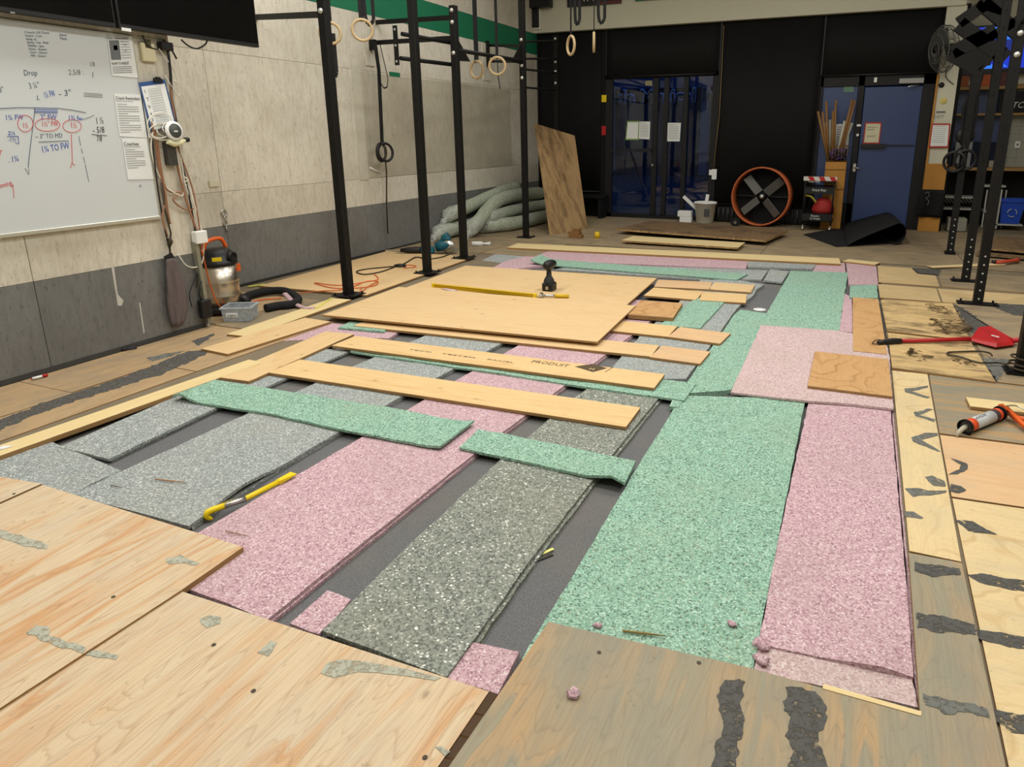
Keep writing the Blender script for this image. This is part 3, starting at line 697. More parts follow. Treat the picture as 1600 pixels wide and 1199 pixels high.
pad('large green foam pad, nearest of the green ones', [(815,1030),(909,877),(992,736),(1066,618)], [(1175,1056),(1209,877),(1234,750),(1258,624)], 0, GREEN, .028, seed=8)
def bump4(u, v): return .028*math.exp(-((u-.015)/.03)**2)*math.exp(-((v-.72)/.13)**2)
pad('big pink foam pad along the right edge of the pit', [(1186,1006),(1209,877),(1264,626)], [(1428,1059),(1413,877),(1391,633)], .0, PINK, .022, seed=9, curl=bump4)
pad('torn pink foam flap in front of the big pink pad', [(1178,1050),(1187,1008)], [(1431,1104),(1427,1062)], -.006, PINK_PALE, .022, seed=10, jit=.008)
pad('thin pink foam sliver against the right pit edge', [(1428,1062),(1415,877),(1394,645)], [(1436,1098),(1421,862),(1397,636)], -.012, PINK, .016, seed=11)
def poly_pad(label, px, z, th, mat, seed=0, jit=.006, group=GF, step=.05):
    pts = [G(x, y, z) for x, y in px]; out = []
    for i in range(len(pts)):
        a, b = pts[i], pts[(i+1) % len(pts)]; n = max(1, int((b-a).length/step))
        for k in range(n):
            p = a.lerp(b, k/n); q = noise.noise_vector(Vector((p.x*14+seed, p.y*14, seed))); q2 = noise.noise_vector(Vector((p.x*55+seed, p.y*55, 2)))
            out.append((p.x+q.x*jit+q2.x*jit*.5, p.y+q.y*jit+q2.y*jit*.5))
    c = sum(pts, Vector())/len(pts); b = MB(); b.prism(out, z-th, z)
    o = b.build('foam_pad', mat, None, (c.x, c.y, z-th))
    return tag(o, label, 'foam pad', group)
poly_pad('blue-grey foam pad by the ends of the short boards', [(938,594),(1072,592),(1126,518),(1143,493),(1156,477),(1178,461),(1182,452),(1194,445),(1150,437),(1095,437),(1068,466),(1000,526)], 0, .028, GREY, 12)
poly_pad('tall green foam pad bending around the bare felt patch', [(1236,423),(1325,426),(1318,470),(1311,518),(1192,512),(1147,609),(1072,615),(1060,628),(1049,630),(1076,594),(1130,517),(1148,491),(1158,484),(1198,490)], .002, .030, GREEN, 13)
poly_pad('pale pink foam pad lying over green ones by the stained sheets', [(1189,508),(1310,517),(1384,530),(1390,560),(1396,639),(1330,631),(1265,627),(1142,613)], .016, .013, PINK_PALE, 14)
poly_pad('narrow pink foam pad beside the orange plywood rectangle', [(1320,459),(1331,464),(1334,520),(1311,517)], 0, .02, PINK, 15)
poly_pad('far right pink foam square at the pit corner', [(1322,410),(1369,413),(1372,445),(1326,445)], 0, .026, PINK, 16)
poly_pad('pink foam scrap left of the far right pink square', [(1278,411),(1320,411),(1321,427),(1269,424)], -.003, .022, PINK, 17)
poly_pad('small green foam rectangle above the orange plywood rectangle', [(1329,446),(1370,445),(1372,466),(1327,465)], .012, .011, GREEN, 18)
poly_pad('long thin grey foam strip along the far curb plank', [(1170,405),(1279,411),(1270,420),(1168,417)], 0, .025, GREY, 19)
poly_pad('grey foam square behind the bare felt patch', [(1203,421),(1233,424),(1222,441),(1193,438)], .003, .02, GREY, 20)
poly_pad('grey foam pad under the far green strip', [(868,421),(1091,436),(1190,437),(1201,422),(1165,421),(1000,415.5),(910,412)], -.005, .02, GREY, 21)
poly_pad('long pink foam pad along the far edge of the pit', [(868,389),(1171,405),(1165,420),(896,409),(800,421),(770,418),(790,408)], -.001, .025, PINK, 22)
poly_pad('ragged grey foam pad at the far left corner of the pit', [(752,407),(790,391),(845,393),(826,408),(800,409),(785,411)], -.004, .02, GREY, 23, jit=.02)
poly_pad('bare plywood patch beside the ragged far grey pad', [(716,415),(752,407),(800,412),(775,419),(730,418)], -.012, .012, PLYK, 24, jit=.002)['category'] = 'board'
def curlz(u, v): return .05*max(0, 1-u/.08)**1.5
pad('far green foam strip with a lifted left end', [(829,412),(1152,437)], [(845,404),(1168,428)], .014, GREEN, seed=25, curl=curlz)
pad('green foam pad lying across grey ones by the thick orange board', [(1030,508),(1094,513)], [(1088,465),(1136,468)], .014, GREEN, seed=26)
pad('small green foam scrap peeking out under the stacked sheets', [(528,512),(600,518)], [(548,502),(612,508)], .014, GREEN, seed=27)
poly_pad('pink foam band running under the angled boards on the left', [(436,533),(517,505),(560,508),(624,518),(607,529),(560,528)], -.002, .024, PINK, 28)
def curly(u, v): return .035*math.exp(-((u-.03)/.035)**2)*max(0, 1-v)+.012*math.exp(-((u-1)/.03)**2)
pad('long green foam strip with a curled left end lying across grey and pink', [(270,622),(420,645),(540,672),(688,700)], [(336,594),(480,615),(610,637),(741,660)], .020, GREEN, seed=29, curl=curly, wob=.008)
def curlw(u, v): return .03*math.exp(-((u-.92)/.08)**2)*max(0, .9-v)
pad('short green foam strip with a wavy end lying across dark grey', [(717,699),(840,725),(976,757)], [(747,670),(870,694),(993,720)], .018, GREEN, seed=30, curl=curlw, wob=.006)
pad('green foam strip pinned under the printed board', [(547,549),(800,586),(930,606),(1069,625)], [(585,531),(820,563),(950,582),(1088,599)], .014, GREEN, seed=31, wob=.006)
pad('green foam scrap under the near end of the green strip', [(1046,635),(1060,637)], [(1052,621),(1068,622)], .004, GREEN, .02, seed=32)

# ---------------------------------------------------------------- loose boards
def board(label, quad, ztop, th, mat, cat='board', name='plywood_board', group='new boards laid across the foam', edge=EDGE, tilt=0):
    p = [G(x, y, ztop) for x, y in quad]; c = sum(p, Vector())/4
    if (p[3]-p[0]).length > (p[1]-p[0]).length: p = p[1:]+p[:1]
    u = ((p[1]-p[0])+(p[2]-p[3])); L = u.length/2; u.normalize(); v = Vector((-u.y, u.x, 0))
    W = (abs((p[3]-p[0]).dot(v))+abs((p[2]-p[1]).dot(v)))/2
    if W > L: pass
    rz = math.atan2(u.y, u.x); b = MB()
    pts = [c+u*(L/2*i)+v*(W/2*j) for i, j in ((-1,-1),(1,-1),(1,1),(-1,1))]
    b.prism([(q.x, q.y) for q in pts], ztop-th, ztop, 0, 1)
    o = b.build(name, [mat, edge], None, (c.x, c.y, ztop-th), rz, bevel=.0012)
    return tag(o, label, cat, group)
board('light board with two knots, nearest of the long ones', [(423,582),(978,668),(1001,636),(465,562)], .0215, .018, PLY2)
bw = board('long light board with black printing across its middle', [(518,540),(1021,606),(1040,585),(556,525)], .034, .018, PLY2)
board('short board lying at an angle from the pine plank to the printed board', [(346,589),(382,596),(559,522),(503,518)], .020, .018, PLY, edge=EDGE)
board('short board lying parallel to and left of the angled one', [(313,545),(357,553),(518,502),(475,497)], .019, .018, PLY)
board('pale cream plank along the left wall side', [(357,520),(385,528),(547,468),(521,466)], .018, .018, PINE, name='pine_plank')
board('long pine plank edging the pit on the near left', [(-60,737),(-60,713),(398,561),(402,567)], .022, .026, PINE, name='pine_plank', edge=EDGE)
board('big new plywood sheet under the three black posts on the left', [(413,445),(565,463),(741,402),(605,392)], .019, .018, PLY, 'sheet', 'plywood_sheet', 'new plywood sheets')
board('long board sticking out under the front of the stacked sheet', [(561,509),(1016,558),(1031,539),(575,496)], .0195, .018, PLY)
board('short board end to end with the one under the stack', [(1018,558),(1096,569),(1108,549),(1032,540)], .0195, .018, PLYR)
board('short light board poking out at the stack corner', [(955,517),(1044,526),(1058,510),(971,501)], .0195, .018, PLY2)
board('short board end to end with the light one at the stack corner', [(1046,526),(1128,538),(1139,520),(1060,511)], .0195, .018, PLYR)
board('thick short orange board lying right of the stacked sheets', [(986,488),(1047,500),(1068,475),(1000,468)], .045, .036, PLYO)
board('upper left of four short boards in a row behind the thick orange one', [(1021,448),(1107,452),(1115,441),(1029,437)], .0195, .018, PLYR)
board('upper right of four short boards in a row behind the thick orange one', [(1108,452),(1174,457),(1179,445),(1116,441)], .0195, .018, PLY)
board('lower left of four short boards in a row behind the thick orange one', [(1003,461),(1089,469),(1098,455),(1024,450)], .0195, .018, PLY2)
board('lower right of four short boards in a row behind the thick orange one', [(1091,469),(1162,473),(1170,460),(1099,456)], .0195, .018, PLY2)
board('clean plywood sheet carrying the yellow level and black power tool', [(617,451),(976,474),(1029,437),(741,414)], .042, .018, PLY, 'sheet', 'plywood_sheet', 'new plywood sheets')
board('clean plywood sheet on the front of the stack', [(505,491),(929,535),(997,477),(622,449)], .0575, .015, PLY, 'sheet', 'plywood_sheet', 'new plywood sheets')
board('second sheet hidden beneath the front stacked sheet', [(512,493),(920,534),(990,480),(630,454)], .0405, .014, PLY, 'sheet', 'plywood_sheet', 'new plywood sheets')
board('tall orange plywood rectangle at the right edge of the pit', [(1332,549),(1333,465),(1372,467),(1387,553)], .020, .014, PLYO, group='orange plywood pieces')
board('wide orange plywood rectangle with looping grain on pale pink foam', [(1262,604),(1394,618),(1388,561),(1273,549)], .034, .017, PLYO, group='orange plywood pieces')
board('pale curb plank along the far edge of the pit', [(795,387),(1309,412),(1316,404),(806,380)], .024, .026, PINE, name='pine_plank')
board('short curb plank at the far right corner of the pit', [(1321,409),(1371,414),(1371,410),(1322,404)], .018, .02, PINE, name='pine_plank')
board('light lath lying on the worn floor behind the right posts', [(1452,419),(1566,414),(1567,411),(1454,415)], .012, .009, PINE, name='lath')
board('cut pale plank lying behind the caulking gun', [(1510,633),(1680,655),(1690,640),(1515,622)], .024, .018, PINE, name='pine_plank')
# printing on the board
def pr(px, z=.0343): return G(px[0], px[1], z)
u_ = (G(1000,592,.034)-G(600,537,.034)).normalized(); v_ = Vector((-u_.y, u_.x, 0))
write('PRODUIT', pr((828,567)), u_, v_, .07, PEACH, bw, 'printing', .0004, width=.26)
q = [pr(x) for x in ((897,574),(925,570),(948,577),(925,583))]
b = MB(); b.prism([(k.x, k.y) for k in q], .0342, .0346); b.build('printed_diamond', PEACH, bw)
write('H', pr((918,579)), u_, v_, .05, PINE, bw, 'printing', .0012)
for w_, x_, l_ in (('TECO', 640, .18), ('TESTED', 690, .26), ('PANEL', 760, .2)): write(w_, pr((x_,546+(x_-640)*.135)), u_, v_, .026, PEACH, bw, 'printing', .0004, width=l_)
b = MB(); b.bar(pr((944,583)), pr((958,575)), .006, .0005); b.build('printed_bar', PEACH, bw)

# old sheets at the back
board('stack-top dirty strand board sheet lying flat at the back', [(978,357),(1196,377),(1232,359),(1000,346)], .085, .03, OSBD, 'sheet', 'strand_board_sheet', 'old strand board at the back', OSB)
board('dirty strand board sheet under the top one at the back', [(990,356),(1186,373),(1222,357),(1004,345)], .052, .04, OSBD, 'sheet', 'strand_board_sheet', 'old strand board at the back', OSB)
board('thin light plank in front of the dirty strand board sheets', [(975,375),(1160,388),(1158,378),(986,369)], .055, .025, PINE, name='pine_plank', edge=OSB)
board('broken sheet with a dark underside at the far right', [(1524,388),(1680,399),(1690,378),(1560,372)], .10, .02, OSBD, 'sheet', 'strand_board_sheet', 'old strand board on the right', OSB)
board('dark sheet under the broken one at the far right', [(1518,396),(1680,408),(1690,384),(1560,378)], .05, .03, OSBD, 'sheet', 'strand_board_sheet', 'old strand board on the right', OSBD)
# leaning sheet
a_, b_, c_ = G(860,368,.0), G(918,358,.0), None
t_ = SY(836,193,a_.y+.55); s_ = SY(898,212,b_.y+.5)
n_ = (b_-a_).cross(t_-a_).normalized()*.018
if n_.y < 0: n_ = -n_
b = MB(); q = [a_, b_, s_, t_]; b.add(q+[k+n_ for k in q], [(0,1,2,3),(7,6,5,4),(0,4,5,1),(1,5,6,2),(2,6,7,3),(3,7,4,0)])
tag(b.build('stained_sheet', LEAN, None, (a_+b_)/2), 'stained brown sheet leaning upright by the far post', 'sheet')
# ================================================================ RIGS
def post(parent, x, y, h, s=.075, zb=.028, holes=(), plate=(.11,.11), bolts=()):
    b = MB(); b.box(x-s/2, x+s/2, y-s/2, y+s/2, zb, h); up = b.build('upright', POWDER, parent, bevel=.004)
    b = MB(); b.box(x-plate[0], x+plate[0], y-plate[1], y+plate[1], zb-.008, zb); 
    for i in (-1, 1):
        for j in (-1, 1): b.cyl((x+i*plate[0]*.78, y+j*plate[1]*.78, zb), (x+i*plate[0]*.78, y+j*plate[1]*.78, zb+.02), .009, 8)
    b.build('base_plate', POWDER, parent)
    for (z0, z1, step, mt, r, sides) in holes:
        b = MB(); z = z0
        while z < min(z1, h-.04):
            if 'f' in sides: b.cyl((x, y-s/2-.0006, z), (x, y-s/2+.002, z), r, 8)
            sx = -1 if x > 0 else 1
            if 's' in sides: b.cyl((x+sx*(s/2+.0006), y, z), (x+sx*(s/2-.002), y, z), r, 8)
            z += step
        o = b.build('bolt_holes', mt, up); o['kind'] = 'stuff'; o.location = o.location
    for z in bolts:
        b = MB(); b.lathe((x, y-s/2, z), [(0,-.016),(.014,-.014),(.022,-.005),(.024,.001)], 14, (0,1,0)); b.build('bolt', BOLT, up)
    return up
def zpost(px, py, x): return SX(px, py, x).z
rig = thing('pull_up_rig', 'black steel pull-up rig with tall drilled posts along the left wall', 'rig', (-4.36, 7, 0))
pp = [G(545,461,.02), G(668,426,.02), G(725,403,.02), G(822,371,.0)]
H0 = dict(holes=((.1, 3.6, .10, HOLE, .010, 'fs'),))
post(rig, pp[0].x, pp[0].y, 3.7, bolts=(zpost(506,18,pp[0].x),), **H0)
post(rig, pp[1].x, pp[1].y, 3.7, **H0)
bz3 = [zpost(708,35,pp[2].x), zpost(710,83,pp[2].x), zpost(706,16,pp[2].x)]
post(rig, pp[2].x, pp[2].y, zpost(709,9,pp[2].x), bolts=bz3, **H0)
bz4 = [zpost(817,y,pp[3].x) for y in (63,103,122)]
post(rig, pp[3].x, pp[3].y, 3.7, bolts=bz4, zb=.008, **H0)
p5 = SY(869,100,11.2); z5 = SY(867,56,11.2).z
post(rig, p5.x, 11.2, z5, zb=.008, bolts=[SY(868,q,11.2).z for q in (61,97,112,130)], **H0)
def rbar(a, b, r=.017, name='pull_up_bar', mt=POWDER, par=rig):
    m = MB(); m.cyl(a, b, r, 10); return m.build(name, mt, par)
P0 = lambda i, px, py: Vector((pp[i].x, pp[i].y, zpost(px, py, pp[i].x)))
def fbar(a, b, name='crossmember', h=.05): m = MB(); m.bar(a, b, .03, h); return m.build(name, POWDER, rig)
fbar(P0(2,704,26), on_far(588,35)); fbar(P0(2,704,58), on_far(584,67))
fbar(P0(0,490,19), on_far(400,27))
w1 = SX(616,55,-4.62); 
rbar(P0(2,708,66)+Vector((-.05,0,0)), SX(628,53,-4.52), .022); rbar(P0(2,708,100)+Vector((-.05,0,0)), SX(626,91,-4.52), .022)
a = SX(613,40,-4.56); c = SX(619,101,-4.5); m = MB(); m.bar((-4.53, a.y, a.z), (-4.53, a.y, c.z), .05, .012, (0,1,0)); m.build('end_bracket', POWDER, rig)
for k in (.1,.5,.9):
    z = a.z+(c.z-a.z)*k; m = MB(); m.cyl((-4.53, a.y-.004, z), (-4.53, a.y-.009, z), .012, 10); m.build('bolt', BOLT, rig)
rbar(P0(2,717,79), P0(3,820,96), .024)
q1, q2 = on_far(761,64,.03), on_far(762,104,.03); m = MB(); m.bar(q1, q2, .07, .02, (0,1,0)); m.build('end_bracket', POWDER, rig)
fbar(P0(3,812,71), on_far(764,71), h=.04); fbar(P0(3,812,95), on_far(764,96), h=.04)
e = Vector((p5.x, 11.2, 0))
for (py, qy) in ((67,64),(93,92),(109,114),(137,141)):
    rbar(P0(3,822,py), Vector((p5.x, 11.2, SY(866,qy,11.2).z)), .016)
def gusset(A, B, Cc, th=.006, par=rig):
    A, B, Cc = Vector(A), Vector(B), Vector(Cc); n = (B-A).cross(Cc-A).normalized()*th
    q = [A, B, Cc]; m = MB(); m.add([p+n for p in q]+[p-n for p in q], [(0,1,2),(5,4,3),(0,3,4,1),(1,4,5,2),(2,5,3,0)]); return m.build('gusset_plate', POWDER, par)
t3 = P0(2,718,54); gusset(t3, t3+Vector((0,.32,-.27)), t3+Vector((0,0,-.29)))
t4 = P0(3,817,64); gusset(t4, t4+Vector((0,-.34,-.30)), t4+Vector((0,0,-.31)))
# right rig
rr = thing('squat_rack_rig', 'black steel rig with drilled posts on the right side', 'rig', (1.05, 7, 0))
q = [G(1484,396,.008), G(1508,439,.008), G(1527,474,.012), G(1592,580,.012)]
HR = lambda z1: ((.06, .5, .075, HOLEL, .008, 'f'), (.6, 3.4, .15, HOLE, .011, 'f'))
post(rr, q[0].x, q[0].y, 2.35, holes=HR(1), zb=.016, plate=(.06,.06))
post(rr, q[1].x, q[1].y, 3.7, holes=HR(1), zb=.016, plate=(.13,.06))
post(rr, q[2].x, q[2].y, 3.7, holes=HR(1), zb=.016, plate=(.16,.06), bolts=[SX(1574,11,q[2].x).z, SX(1568,69,q[2].x).z, SX(1563,99,q[2].x).z])
post(rr, q[3].x+.02, q[3].y, 3.7, s=.085, holes=((.6,3.4,.15,HOLE,.011,'f'),), zb=.016, plate=(.10,.08))
X2 = q[1].x
def rp(px, py, X=None): return SY(px, py, q[1].y) if X is None else SX(px, py, X)
for A, B, w in (((1538,8),(1498,36),.11),((1498,38),(1572,92),.13),((1556,48),(1488,82),.13),((1486,84),(1530,110),.12),((1530,110),(1572,74),.03),((1535,6),(1600,60),.12),((1545,60),(1600,25),.08),((1530,0),(1575,14),.14)):
    m = MB(); m.bar(rp(*A), rp(*B), w, .06, (0,1,0)); m.build('crossmember', POWDER, rr)
m = MB(); m.bar(rp(1531,52), rp(1528,104), .20, .05, (0,1,0)); m.build('storage_plate', POWDER, rr)
m = MB(); m.bar(Vector((q[2].x, q[2].y, rp(1590,14,q[2].x).z)), Vector((q[2].x+1.8, q[2].y+.2, rp(1590,14,q[2].x).z)), .06, .08); m.build('crossmember', POWDER, rr)
m = MB(); m.bar(Vector((q[2].x, q[2].y, rp(1563,60,q[2].x).z)), Vector((q[3].x, q[3].y, rp(1563,60,q[2].x).z+.35)), .02, .02); m.build('brace', POWDER, rr)
# bundle of black straps and rings on the right rig
DQ = lambda px, py, d: EYE+ray(px, py)*d
sb = thing('hanging_strap_bundle', 'thick bundle of black straps with black rings hanging on the right rig', 'straps', DQ(1510,200,8.3))
pts = [DQ(1527,112,8.3), DQ(1524,140,8.3), DQ(1517,170,8.3), DQ(1512,200,8.3), DQ(1508,226,8.3)]
m = MB()
for dx, dy in ((-.05,0),(.045,.01),(0,-.03),(.02,-.04),(-.025,-.035)):
    m.tube([p+Vector((dx*(1+.5*math.sin(i*2.1+dx*60)), dy, 0)) for i, p in enumerate(pts)], .027, 7)
o = m.build('strap', STRAP, sb); o['kind'] = 'stuff'
m = MB(); m.ball(DQ(1508,212,8.35), .11, .06, .10); m.build('ball', BLK, sb)
for dx, dz, rx in ((-.06, 0, .3), (.05, .02, -.2)):
    m = MB(); m.torus(DQ(1500,253,8.25)+Vector((dx, 0, dz)), (rx, 1, .1), .115, .018, 26, 8); m.build('ring', BLK, sb)
m = MB(); m.tube([DQ(1508,226,8.3), DQ(1493,238,8.2), DQ(1492,256,8.2), DQ(1502,258,8.2), DQ(1508,240,8.2), DQ(1506,226,8.2)], .012, 7); m.build('loop', STRAP, sb)

# gymnastic rings
def ribbon(pts, w, side, th=.003):
    m = MB()
    for a, b in zip(pts, pts[1:]): m.bar(a, b, w, th, Vector(side))
    return m
def ring(label, c, ax, strap_w, R=.1, loop=None, tail=None, mt=RINGW, up=4.55):
    t = thing('gymnastic_ring', label, 'ring', c, 'gymnastic rings on straps'); c = Vector(c)
    m = MB(); m.torus(c, ax, R, .0155, 36, 10); m.build('ring', mt, t)
    vw = Vector((c.x, c.y, 0)).normalized()
    m = ribbon([c+Vector((0,0,R-.02)), Vector((c.x, c.y, up))], strap_w, vw); m.build('strap', STRAP, t)
    if loop:
        m = MB(); sd = Vector((vw.y, -vw.x, 0)); zt = c.z+loop[2]
        pts = [c+sd*loop[0]+Vector((0,0,loop[2])), c+sd*(loop[0]+.01)+Vector((0,0,loop[1]+.08)), c+sd*(loop[0]+loop[3]*.3)+Vector((0,0,loop[1]+.01)), c+sd*(loop[0]+loop[3]*.6)+Vector((0,0,loop[1])), c+sd*(loop[0]+loop[3])+Vector((0,0,loop[1]+.05)), c+sd*(loop[0]+loop[3])+Vector((0,0,loop[2]))]
        m = ribbon(pts, .035, vw); m.build('strap_loop', STRAP, t)
    if tail:
        m = ribbon([c+Vector((0,0,R)), c+Vector((.01,0,tail*.5)), c+Vector((.03,0,tail))], .012 if tail > -.4 else .05, vw); m.build('strap_tail', STRAP, t)
    return t
vd = lambda px: (ray(px, 90).x, ray(px, 90).y, 0)
ring('wooden ring half hidden behind the nearest left post', DQ(516,52,6.9), (ray(516,90).x+.1, ray(516,90).y, 0), .05, loop=(-.02, -.42, .0, .05))
ring('wooden ring hanging right of the nearest left post', DQ(566,47,7.0), (ray(566,90).x-.1, ray(566,90).y, 0), .05, loop=(.03, .05, .6, .09))
ring('narrow looking wooden ring behind the long pull-up bar', DQ(745,109,8.5), (ray(745,90).x+.75, ray(745,90).y, 0), .055)
ring('round looking wooden ring with a dangling cord end behind the pull-up bar', DQ(777,103,8.4), (ray(777,90).x+.25, ray(777,90).y, 0), .035, tail=-.27)
ring('left of two wooden rings in front of the black wall', DQ(892,71,7.9), (ray(892,90).y+.45*ray(892,90).x, -ray(892,90).x+.45*ray(892,90).y, 0), .02, loop=(.04, .22, .6, .06))
ring('edge-on wooden ring at right in front of the black wall', DQ(928,66,7.9), (ray(928,90).y, -ray(928,90).x, 0), .012, loop=(.04, .2, .6, .08))
# black rings on the wall bracket
bt = thing('hanging_strap_bundle', 'pair of black rings on a long strap hanging from a wall bracket', 'rings', SX(599,238,-5.52))
for d, ax in ((-.012, (1,.15,0)), (.012, (1,-.3,.1))):
    m = MB(); m.torus(SX(599,238,-5.5)+Vector((d, d*2, 0)), ax, .108, .017, 30, 8); m.build('ring', BLK, bt)
m = ribbon([SX(586,68,-5.5), SX(592,110,-5.5), SX(597,222,-5.5)], .055, (1,0,0), .012); m.build('strap', STRAP, bt)
m = ribbon([SX(594,70,-5.48), SX(601,100,-5.48), SX(606,122,-5.48), SX(605,136,-5.48), SX(600,138,-5.48), SX(595,130,-5.48), SX(593,100,-5.48)], .018, (1,.3,0), .003); m.build('strap_loop', STRAP, bt)
m = MB(); m.tube([SX(600,226,-5.5), SX(604,270,-5.52), SX(604,320,-5.55), SX(606,365,-5.58)], .009, 6); m.build('cord', CORDB, bt)
m = MB(); m.bar(SX(582,62,-5.6), SX(583,78,-5.6), .05, .08, (1,0,0)); m.build('wall_bracket', POWDER, bt)

# ================================================================ LEFT WALL FITTINGS
def nb(px, py, d): return SX(px, py, XN+d)
y_r = nb(248,333,.02).y; y_l = .2
wbz0, wbz1 = nb(120,352,.02).z, 2.12
wbd = thing('whiteboard', 'large whiteboard on the left wall covered in marker notes', 'whiteboard', (XN, (y_l+y_r)/2, wbz0))
m = MB(); m.box(XN+.001, XN+.018, y_l, y_r, wbz0, wbz1); m.build('panel', BOARDW, wbd)
m = MB(); m.box(XN+.001, XN+.03, y_l, y_r+.008, wbz0-.025, wbz0); m.box(XN+.001, XN+.022, y_r, y_r+.014, wbz0, wbz1); m.build('frame', ALU, wbd, bevel=.003)
BX = XN+.0185
def bo(px, py): return SX(px, py, BX)
def wtext(txt, px, py, h, ink, slant=0, endpx=None, mt=None):
    p = bo(px, py); size = h*pix_size(p)/.70; uy = Vector((0, math.sin(slant), math.cos(slant)))
    ux = Vector((0, 1, 0)); w = None
    if endpx: w = (bo(*endpx)-p).length; ux = (bo(*endpx)-p).normalized()
    write(txt, p, ux, (0,0,1), size, ink, wbd, 'writing', .0008, .0002, w, shear=.2)
def wline(pts, ink, r=.0022, cl=False):
    m = MB(); m.tube([bo(*p)+Vector((.0006,0,0)) for p in pts], r, 4, closed=cl, smooth=False); m.build('marker_line', ink, wbd)
for i, (s_, e) in enumerate((('Coach Of Date', 77),('Snatch - 4 pm', 66),('Saturday - full', 57),('Sunday - Day - Made', 76),('Mobility - open', 69),('Events - Autumn', 73),('Gym - Saturn', 74),('Hill - Saturn', 72))):
    wtext(s_, 38+i*1.4, 52+i*5.2, 3.4, INKS, 0, (e, 53+i*5.2))
wtext('Jason', 93, 56, 4, INKS, 0, (104,57)); wtext('Mark', 94, 62, 4, INKS, 0, (105,63))
wtext('Drop', 37, 118, 8.5, INKS, 0, (59,118)); wtext('3 ¼"', 46, 139, 9, INKS, 0, (63,137)); wtext('L', 57, 156, 7, INKS)
wtext('1¼ FW', 70, 154, 9.5, INKB, 0, (88,150)); wtext('- 3"', 92, 151, 9, INKS, 0, (113,149)); wtext('3"', -1, 145, 8, INKS, 0, (8,143))
wtext('2.5/8 :', 107, 117, 8, INKG, 0, (131,117)); wtext('1/8', 140, 104, 7, INKG, 0, (149,104)); wtext('1', 142, 121, 8, INKG)
for y in (145,147.5,150): wline([(131,y),(160,y+2.2)], INKG, .0013)
wline([(-8,170),(30,168),(90,169),(110,171.5),(134,176)], INKS, .002); wline([(54,168),(54,176),(46,240),(44,262)], INKS, .002)
for y in (168.5,171,174,176): wline([(54,y),(90,y+.5)], INKB, .0018)
wtext('1¾ FW', 8, 188, 8, INKB, 0, (38,187)); wtext('2" FW', 63, 187, 8, INKB, 0, (90,187)); wtext('1¾ fw', 106, 188, 8, INKB, 0, (129,189)); wline([(127,187),(138,184),(147,180)], INKS, .0014)
def ell(cx, cy, rx, ry, ink): wline([(cx+rx*math.cos(a*PI/10), cy+ry*math.sin(a*PI/10)) for a in range(20)], ink, .0018, True)
ell(39.5,193,12,13,INKR); ell(74,195,19.5,10,INKR); ell(112.5,197,14.5,10,INKR)
wtext('1½', 35, 200, 8, INKR, 0, (44,200)); wtext('1½" FW', 65, 198, 8, INKR, 0, (92,197)); wtext('1½', 110, 200, 9, INKR, 0, (120,200))
wtext('~ 3" TO MD', 55, 217, 7, INKS, 0, (98,215)); wline([(60,222),(107,220)], INKS, .002)
wtext('1¾ TO FW', 65, 239, 10, INKB, 0, (110,232))
wtext('2¼', 12, 211, 6, INKB, 0, (24,211)); wline([(11,213),(28,213)], INKB, .0018); wtext('-1½', 13, 222, 7, INKB, 0, (25,221)); wline([(28,213),(29.5,225),(24,223)], INKB, .0018)
wtext('. 1¾', 13, 254, 9, INKB, 0, (30,252))
wline([(111.5,210),(112,230),(113,256)], INKR, .002); wline([(110,263),(112,255),(117,258)], INKR, .002)
for a, c in (((123,213),(126,228)),((127,232),(129,240)),((130,245),(133,255)),((133,257),(139,285))): wline([a, c], INKS, .0016)
wline([(39,263),(45,273),(45,264)], INKS, .0015)
wtext('1 ½', 150, 194, 10, INK, 0, (162,193)); wtext('- 5/8', 145, 208, 9, INK, 0, (164,207)); wline([(143,210),(167,212)], INK, .0018); wtext('7/8', 151, 221, 9, INK, 0, (160,221))
wtext('moving', -6, 296, 8, INKR, 0, (20,289)); wline([(20,288),(22,310)], INKR, .0016); wtext('T', -3, 242, 7, INKR); wtext('n', 217, 293, 6, INKS)
# papers on plane X
def on_plane_quad(px, d, plane='n'):
    return [nb(x, y, d) if plane == 'n' else SY(x, y, YB-d) for x, y in px]
def paper(name, label, px, d, lines, plane='n', cat='notice', border=None, mt=PAPER, group='paper notices', fill=None):
    q = on_plane_quad(px, d, plane); c = sum(q, Vector())/4; t = thing(name, label, cat, c, group)
    n = Vector((1,0,0)) if plane == 'n' else Vector((0,-1,0))
    m = MB(); m.add([p+n*.001 for p in q]+[p-n*.0005 for p in q], [(0,1,2,3),(7,6,5,4),(0,4,5,1),(1,5,6,2),(2,6,7,3),(3,7,4,0)]); m.build('sheet', border or mt, t)
    if border:
        k = .86; q2 = [c+(p-c)*k for p in q]; m = MB(); m.add([p+n*.0018 for p in q2]+[p+n*.0009 for p in q2], [(0,1,2,3),(7,6,5,4),(0,4,5,1),(1,5,6,2),(2,6,7,3),(3,7,4,0)]); m.build('printed_page', mt, t)
    U_ = (q[1]-q[0]); V_ = (q[3]-q[0])      # q: top-left, top-right, bottom-right, bottom-left
    for (u, v, w, h, txt, ink) in lines:    # fractions of the sheet
        p = q[0]+U_*u+V_*(v+h)
        if txt: write(txt, p, U_, -V_, h*V_.length/.72, ink, t, 'lettering', .003, .0002, w*U_.length)
        else:
            a = q[0]+U_*u+V_*(v+h/2)+n*.0025; m = MB(); m.bar(a, a+U_*w, h*V_.length, .0006, n.cross(U_)) if 0 else m.obox(a+U_*w/2, U_, V_, n, U_.length*w/2, h*V_.length/2, .0004); m.build('printed_line', ink, t)
    return t
L_ = lambda u, v, w, h=.010: (u, v, w, h, None, INKG)
